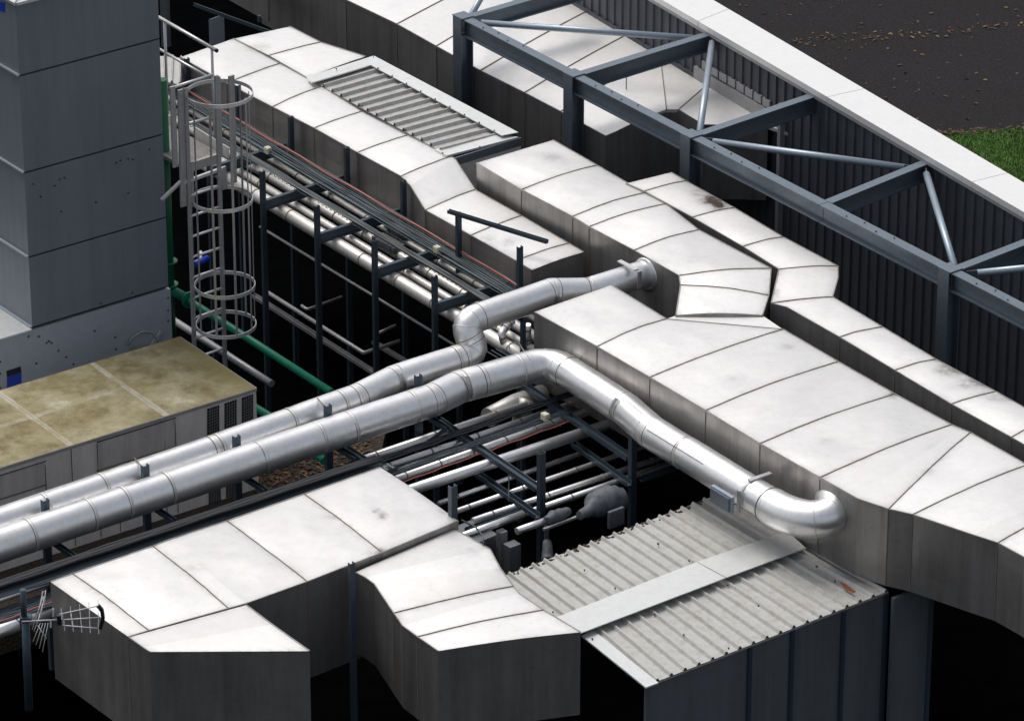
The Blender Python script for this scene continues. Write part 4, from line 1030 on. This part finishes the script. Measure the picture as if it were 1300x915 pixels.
# ------------------------------------------------------------------ caged ladder and platform
zh = -1.0; cc = P(287, 412, zh); R_ = .40
hz = [zh, zat(cc, 362), zat(cc, 253), zat(cc, 119)]
lad = thing('caged_ladder', 'grey access ladder with hooped safety cage standing beside the tower', 'ladder', Vector((cc.x, cc.y, -2.5)))
sL = cc-U*.17-V*.30; sR = cc-U*.17+V*.20
sL = P(246, 419, zh); sR = P(284, 406, zh)
vv = (sR-sL).normalized(); uu = Vector((vv.y, -vv.x, 0))
if uu.dot(U) < 0: uu = -uu
ztL = zat(sL, 112); ztR = zat(sR, 96)
for s, zt2, x in ((sL, ztL, 0), (sR, ztR, 0)):
    m = MB(); m.cbox(Vector((s.x, s.y, (zt2-2.5)/2)), vv*.055, uu*.03, Z*(zt2+2.5)); m.build('stringer', 'galv_grey', lad)
k = 0; z = -2.3
while z < hz[2]+.15:
    m = MB(); a = Vector((sL.x, sL.y, z)); b = Vector((sR.x, sR.y, z)); m.tube([a, b], .018, 8); m.build('rung', 'rail_light', lad); z += .295
flatp = [(-.005, -.026), (.005, -.026), (.005, .026), (-.005, .026)]
for i, z in enumerate(hz):
    m = MB(); pts = []
    r = R_ if i < 3 else .44
    c_ = Vector((cc.x, cc.y, z)); s0 = Vector((sL.x, sL.y, z)); 
    for k in range(41):
        ang = 2*math.pi*k/40; pts.append(c_+uu*math.cos(ang)*r+vv*math.sin(ang)*r)
    pts = pts[:-1]
    m.sweep(pts, flatp, closed=True); m.build('cage_hoop', 'rail_light' if i < 3 else 'rail_light', lad)
for ang in (-95, -55, -15, 25, 62, 100):
    a_ = math.radians(ang); p = cc+uu*math.cos(a_)*(R_-.012)+vv*math.sin(a_)*(R_-.012)
    m = MB(); t = Vector((-math.sin(a_), math.cos(a_))); tdir = vv*math.cos(a_)-uu*math.sin(a_); od_ = uu*math.cos(a_)+vv*math.sin(a_)
    m.cbox(Vector((p.x, p.y, (hz[0]+hz[3])/2)), tdir*.032, od_*.008, Z*(hz[3]-hz[0])); m.build('cage_bar', 'galv_grey', lad)
# upper exit posts
for x, y0, y1 in ((294, 97, 232), (222, 112, 262), (276, 98, 200)):
    zz = zh+.0; 
pf = thing('access_platform', 'small grating platform with tubular handrails at the top of the caged ladder', 'platform', P(245, 190, 1.0))
zpf = .55
quad = [P(233, 213, zpf), P(281, 197, zpf), P(206, 155, zpf), P(158, 171, zpf)]
m = MB(); m.prism(quad, .03); m.build('platform_frame', 'galv_grey', pf)
m = MB(); m.prism([q+Z*.004 for q in quad], .003); m.build('dark_backing', 'black_rubber', pf); m = MB()  # black plate added under the grating so the gaps look dark
for k in range(44):
    t = k/43; p0 = quad[0].lerp(quad[3], t)+Z*.014; p1_ = quad[1].lerp(quad[2], t)+Z*.014
    m.sweep([p0, p1_], [(-.008, -.008), (.008, -.008), (.008, .008), (-.008, .008)])
m.build('grating_bar', 'pale_trim', pf)
m = MB(); a, b = P(248, 166, zpf+.1), P(290, 192, zpf+.1); m.hexa([x-Z*.12 for x in (a, b, b+V*.01, a+V*.01)], [x+Z*.05 for x in (a, b, b+V*.01, a+V*.01)]); m.build('toe_board', 'unit_side', pf)
m = MB(); a, b = P(204, 145, zpf+.1), P(218, 153, zpf+.1); m.hexa([x-Z*.12 for x in (a, b, b+V*.01, a+V*.01)], [x+Z*.05 for x in (a, b, b+V*.01, a+V*.01)]); m.build('toe_board', 'unit_side', pf)
m = MB(); a, b = P(233, 213, zpf+.02), P(281, 197, zpf+.02); m.hexa([x-Z*.10 for x in (a, b, b-U*.04, a-U*.04)], [x+Z*.03 for x in (a, b, b-U*.04, a-U*.04)]); m.build('step_nosing', 'pale_trim', pf)
# rails: vertical plane along U through the platform's far side
ro = P(270, 185, zpf)
def onrail(px, py): return PP(px, py, ro, V)
def rail(pts, r=.021, nm='handrail', mt='rail_light'):
    m = MB(); m.tube(fillet(pts, .06), r, 10); return m.build(nm, mt, pf)
rail([onrail(196, 19), onrail(274, 64)], .025)
m = MB(); e = onrail(274, 64); m.tube([e, e+U*.03], .028, 10); m.build('rail_end_cap', 'black_rubber', pf)
rail([onrail(196, 59), onrail(264, 98)], .02)
rail([onrail(209, 28), onrail(213, 150)], .02, 'rail_post'); rail([onrail(269, 63), onrail(273, 185)], .02, 'rail_post')
gp = Vector((sL.x, sL.y, 0))-vv*.22
def onl(px, py): return PP(px, py, Vector((sL.x, sL.y, 0))-uu*.02, uu)
rail([onl(221, 111), onl(270, 95)], .02); rail([onl(233, 159), onl(268, 149)], .02, 'mid_rail')
for x0, x1, y0, y1, w in ((218.5, 222.5, 110, 212, .075), (229, 233, 114, 262, .085), (276, 279, 98, 200, .08), (293.5, 297, 96, 232, .085), (243, 245, 205, 262, .04), (283, 285, 212, 240, .08)):
    a, b = onl(x0, y0), onl(x1, y1); m = MB(); m.sweep([b, a], [(-w/2, -.015), (w/2, -.015), (w/2, .015), (-w/2, .015)], up=uu); m.build('exit_post', 'galv_grey', pf)
m = MB(); m.sweep([onl(233, 232), onl(282, 214)], [(-.02, -.02), (.02, -.02), (.02, .02), (-.02, .02)]); m.build('cross_rail', 'rail_light', pf)
m = MB(); m.sweep([onl(205, 254), onl(232, 228)], [(-.025, -.015), (.025, -.015), (.025, .015), (-.025, .015)]); m.build('knee_brace', 'galv_grey', pf)

# ------------------------------------------------------------------ antenna
an = thing('tv_antenna', 'small white television antenna on a dark mast at the bottom left', 'antenna', P(33, 900, -2))
ay = P(33, 800, -.2).y; ao = Vector((0, ay, 0)); yn = Vector((0, 1, 0))
def oa(px, py, dy=0): 
    p = PP(px, py, ao, yn); return p+yn*dy
m = MB(); m.tube([oa(29, 748), oa(31, 790)], .035, 12); m.build('mast', 'strut_dark', an)
m = MB(); m.tube([oa(32, 782), oa(37, 900)], .048, 12); m.build('mast', 'strut_dark', an)
m = MB(); m.cbox(oa(33, 784), RGT*.13, yn*.12, Z*.05); m.build('mast_clamp', 'strut_dark', an)
m = MB(); m.tube([oa(28, 785, -.06), oa(74, 783, -.06)], .009, 8); m.build('boom', 'antenna_white', an)
for a, b in (((76, 776), (127, 765)), ((78, 783), (127, 780)), ((80, 790), (127, 794))):
    m = MB(); A0, B0 = oa(*a, -.06), oa(*b, -.06); m.tube([A0, B0], .007, 6)
    for t in (.05, .28, .51, .74, .97):
        p = A0.lerp(B0, t); m.sweep([p-Z*.05+RGT*.006-yn*.04, p+Z*.05-RGT*.006+yn*.04], [(-.003, -.003), (.003, -.003), (.003, .003), (-.003, .003)], up=RGT)
    m.build('director_array', 'antenna_white', an)
m = MB(); m.sweep([oa(125, 765, -.06), oa(130, 771, -.06), oa(131.5, 781, -.06), oa(128, 794, -.06)], [(-.02, -.02), (.02, -.02), (.02, .02), (-.02, .02)], up=yn); m.build('end_bracket', 'black_rubber', an)
m = MB(); m.cbox(oa(76, 783, -.06), RGT*.05, yn*.05, Z*.12); m.build('dipole_box', 'black_rubber', an)
m = MB()
for x, y, s in ((68, 774, 1), (65, 788, 1)):
    m.sweep([oa(x, y-5, -.06), oa(x, y+5, -.06)], [(-.01, -.005), (.01, -.005), (.01, .005), (-.01, .005)], up=yn)
m.build('dipole', 'antenna_white', an)
m = MB()
for k in range(5):
    m.tube([oa(44+k*3.2, 795-k*7, -.10+k*.01), oa(50+k*1.8, 786-k*8.5, .06)], .004, 5)
m.tube([oa(42, 793, -.1), oa(56, 751, -.1)], .006, 5); m.tube([oa(46, 790, .05), oa(54, 753, .05)], .006, 5)
m.build('reflector_grid', 'antenna_white', an)
m = MB()
for k in range(4):
    m.tube([oa(52+k*3.3, 786, -.08), oa(43.5+k*4, 805+k*4.4, -.16)], .0045, 5)
m.tube([oa(49, 788, -.1), oa(60, 803, -.12)], .006, 5)
m.build('reflector_grid', 'antenna_white', an)
m = MB(); m.tube(fillet([oa(18, 783), oa(26, 790), oa(27, 805), oa(24, 830)], .05), .007, 6); m.build('aerial_lead', 'black_rubber', an)

# ------------------------------------------------------------------ background opening upper left
bg = thing('service_wall', 'brownish grey sheet metal wall above the dark opening at the top left', 'wall', P(340, 20, -2))
m = MB(); a, b = P(340, 28, -.75), P(240, -28, -.75); a2 = a+Z*.9; b2 = b+Z*.9
m.hexa([a, b, b+V*.05, a+V*.05], [a2, b2, b2+V*.05, a2+V*.05]); m.build('wall_sheet', 'duct_side_shaded', bg)
m = MB(); a, b = P(266, 60, -1.2), P(282, 54, -1.2); m.hexa([a, b, b+V*.05, a+V*.05], [x+Z*.45 for x in (a, b, b+V*.05, a+V*.05)]); m.build('door_panel', 'tower_base', bg)
m = MB(); a, b = P(205, 60, -1.5), P(214, 60, -1.5); m.hexa([a, b, b+V*.05, a+V*.05], [x+Z*1.6 for x in (a, b, b+V*.05, a+V*.05)]); m.build('pilaster', 'shed_wall', bg)
ladder_tray('perforated tray crossing the dark opening at the top left', 246, 6, 345, 42, -.4, .04)
m = MB(); p = P(329, 24, -.35); m.cbox(p, U*.06, V*.03, Z*.1); tag(m.build('wall_bracket', 'strut_dark', None, p), 'small dark bracket on the brownish wall at the top left', 'bracket')
# cladding ribs seen behind ladder top left
m = MB(); ribbed(m, P(196, 88, -.25), P(208, 82, -.25), P(232, 100, -.25), P(234, 74, -.25), 2, .04)
m = MB(); ribbed(m, P(190, 100, -.3), P(230, 108, -.3), P(190, 70, -.25), P(232, 74, -.25), 4, .04); tag(m.build('ribbed_roof', 'roof_sheet', None, P(210, 90, -.3)), 'scrap of ribbed pale roof glimpsed between tower and ladder rails', 'roof')

# ------------------------------------------------------------------ stains on ducts
def blotch(px, py, z, rx, ry, name, lab, mt, cat):
    c_ = P(px, py, z); m = MB(); n = 22; ring = []
    for k in range(n):
        a = 2*math.pi*k/n; f = random.uniform(.6, 1.2); ring.append(c_+U*math.cos(a)*rx*f+V*math.sin(a)*ry*f)
    m.add(ring+[c_+Z*.006], [[k, (k+1) % n, n] for k in range(n)]); return tag(m.build(name, mt, None, c_), lab, cat)
flat('soot', (.05, .035, .025), .9)
blotch(908, 257, zD+.018, .16, .07, 'soot_stain', 'dark burnt stain on the narrow duct by the wall', 'soot', 'stain')

# ------------------------------------------------------------------ setting: decks, road, grass, leaves
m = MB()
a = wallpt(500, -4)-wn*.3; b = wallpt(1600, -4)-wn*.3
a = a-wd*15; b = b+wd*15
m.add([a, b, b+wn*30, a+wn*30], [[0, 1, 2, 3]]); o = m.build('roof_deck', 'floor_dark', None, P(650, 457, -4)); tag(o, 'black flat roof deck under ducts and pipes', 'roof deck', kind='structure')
m = MB(); m.add([Vector((-400, -300, -6.1)), Vector((400, -300, -6.1)), Vector((400, 600, -6.1)), Vector((-400, 600, -6.1))], [[0, 1, 2, 3]])
o = m.build('ground', 'asphalt', None, Vector((0, 0, -6.1))); tag(o, 'dark ground around the building', 'ground', kind='structure')
zg = -6.0
m = MB(); m.add([P(860, -260, zg), P(2200, -260, zg), P(2200, 160, zg), P(1300, 163, zg), P(1190, 172, zg), P(1000, 330, zg), P(860, 60, zg)], [[0, 1, 2, 3, 4, 5, 6]])
m = MB(); q = [Vector((-60, 0, -6.09)), Vector((60, 0, -6.09)), Vector((60, 60, -6.09)), Vector((-60, 60, -6.09))]
m.add(q, [[0, 1, 2, 3]]); o = m.build('road', 'asphalt', None, Vector((0, 0, -6.09))); tag(o, 'dark wet asphalt road strewn with fallen leaves', 'road', kind='structure')
zgr = -6.04
m = MB(); gp = [P(1150, 178, zgr), P(1200, 169, zgr), P(1250, 165, zgr), P(1300, 162, zgr), P(1500, 150, zgr), P(1500, 420, zgr), P(1150, 420, zgr)]
m.prism(gp, .05); o = m.build('lawn', 'grass_base', None, gp[1]); tag(o, 'green lawn at the right edge beyond the coping', 'lawn', kind='structure')
m = MB()
for k in range(9000):
    x = random.uniform(1190, 1310); y = random.uniform(158, 250)
    if y < 170-(x-1197)*.07: continue
    p = P(x, y, zgr); h = random.uniform(.03, .07); w = .006; d_ = Vector((random.uniform(-.03, .03), random.uniform(-.03, .03), h)); s_v = Vector((random.uniform(-1, 1), random.uniform(-1, 1), 0)).normalized()*w
    m.add([p-s_v, p+s_v, p+d_], [[0, 1, 2]])
o = m.build('grass', 'grass_base', None, P(1260, 190, zgr)); tag(o, 'short green grass on the lawn beyond the coping', 'grass', kind='stuff')
def leaves(n, fn, name, lab, cat, size=(.02, .055), z=0):
    mm = MB()
    for k in range(n):
        p = fn(); r = random.uniform(*size); a = random.random()*6.28; b = r*random.uniform(.35, .6); tl = random.uniform(-.3, .3)
        X = Vector((math.cos(a), math.sin(a), tl))*r; Y = Vector((-math.sin(a), math.cos(a), random.uniform(-.3, .3)))*b; p = p+Z*(abs(X.z)+abs(Y.z)*.5+.004)
        mm.add([p-X, p-X*.3+Y, p+X*.5+Y*.8+Z*.01, p+X, p+X*.4-Y*.8, p-X*.4-Y], [[0, 1, 2, 3, 4, 5]], mi=random.choice((0, 0, 1, 1, 2, 3)))
    o = mm.build(name, ['leaf_0', 'leaf_1', 'leaf_2', 'leaf_3'], None, fn()); return tag(o, lab, cat, kind='stuff')
def roadleaf():
    r = random.random()
    if r < .45: return P(random.uniform(910, 1310), random.uniform(-10, 175), -6.085)
    if r < .78: x = random.uniform(1000, 1305); return P(x, 55-(x-1010)*.075-((x-1160)/140)**2*2+random.gauss(0, 3.0), -6.085)
    x = random.uniform(1185, 1305); return P(x, 170-(x-1197)*.07+random.gauss(0, 2.2), -6.035)
leaves(380, roadleaf, 'fallen_leaves', 'brown and yellow fallen leaves scattered on road and lawn edge', 'leaves')
# gravel bed
m = MB(); gb = [P(x, y, -2.46) for x, y in ((300, 560), (520, 490), (640, 560), (470, 700), (120, 790), (-60, 780), (-60, 700), (150, 640))]
m.prism([P(x, y, -2.46) for x, y in ((180, 660), (335, 566), (490, 545), (470, 640), (180, 745), (-80, 830), (-80, 600))], .3); o = m.build('gravel_bed', 'gravel', None, gb[0]); tag(o, 'gravel covered ledge under the bright pipes', 'gravel bed', kind='structure')
def gl():
    t = random.random(); x = 325+150*t; y = 612-52*t+random.uniform(-22, 16); return P(x, y, -2.45)
leaves(420, gl, 'leaf_litter', 'brown leaf litter on the gravel below the front pipe', 'leaves', (.02, .05))

# ------------------------------------------------------------------ light
w = bpy.data.worlds.new('World'); scene.world = w; w.use_nodes = True; t = w.node_tree
sky = t.nodes.new('ShaderNodeTexSky'); sky.sky_type = 'NISHITA'; sky.sun_disc = False
EL, AZ = math.radians(60), math.radians(-42)      # azimuth measured from +Y towards +X
sky.sun_elevation = EL; sky.sun_rotation = AZ; sky.dust_density = 4; sky.air_density = 1.0; sky.ozone_density = 1.0
hs = t.nodes.new('ShaderNodeHueSaturation'); hs.inputs['Saturation'].default_value = .38
t.links.new(sky.outputs[0], hs.inputs['Color']); t.links.new(hs.outputs[0], t.nodes['Background'].inputs[0])
t.nodes['Background'].inputs[1].default_value = .13
sd_ = bpy.data.lights.new('sun', 'SUN'); sd_.energy = 1.3; sd_.angle = math.radians(30); sd_.color = (1, .97, .93)
so = bpy.data.objects.new('sun', sd_); COL.objects.link(so)
dirv = Vector((math.sin(AZ)*math.cos(EL), math.cos(AZ)*math.cos(EL), math.sin(EL)))
so.rotation_euler = dirv.to_track_quat('Z', 'Y').to_euler()
vs_ = scene.view_settings; vs_.view_transform = 'Standard'; vs_.look = 'None'; vs_.exposure = 0.17; vs_.gamma = 1
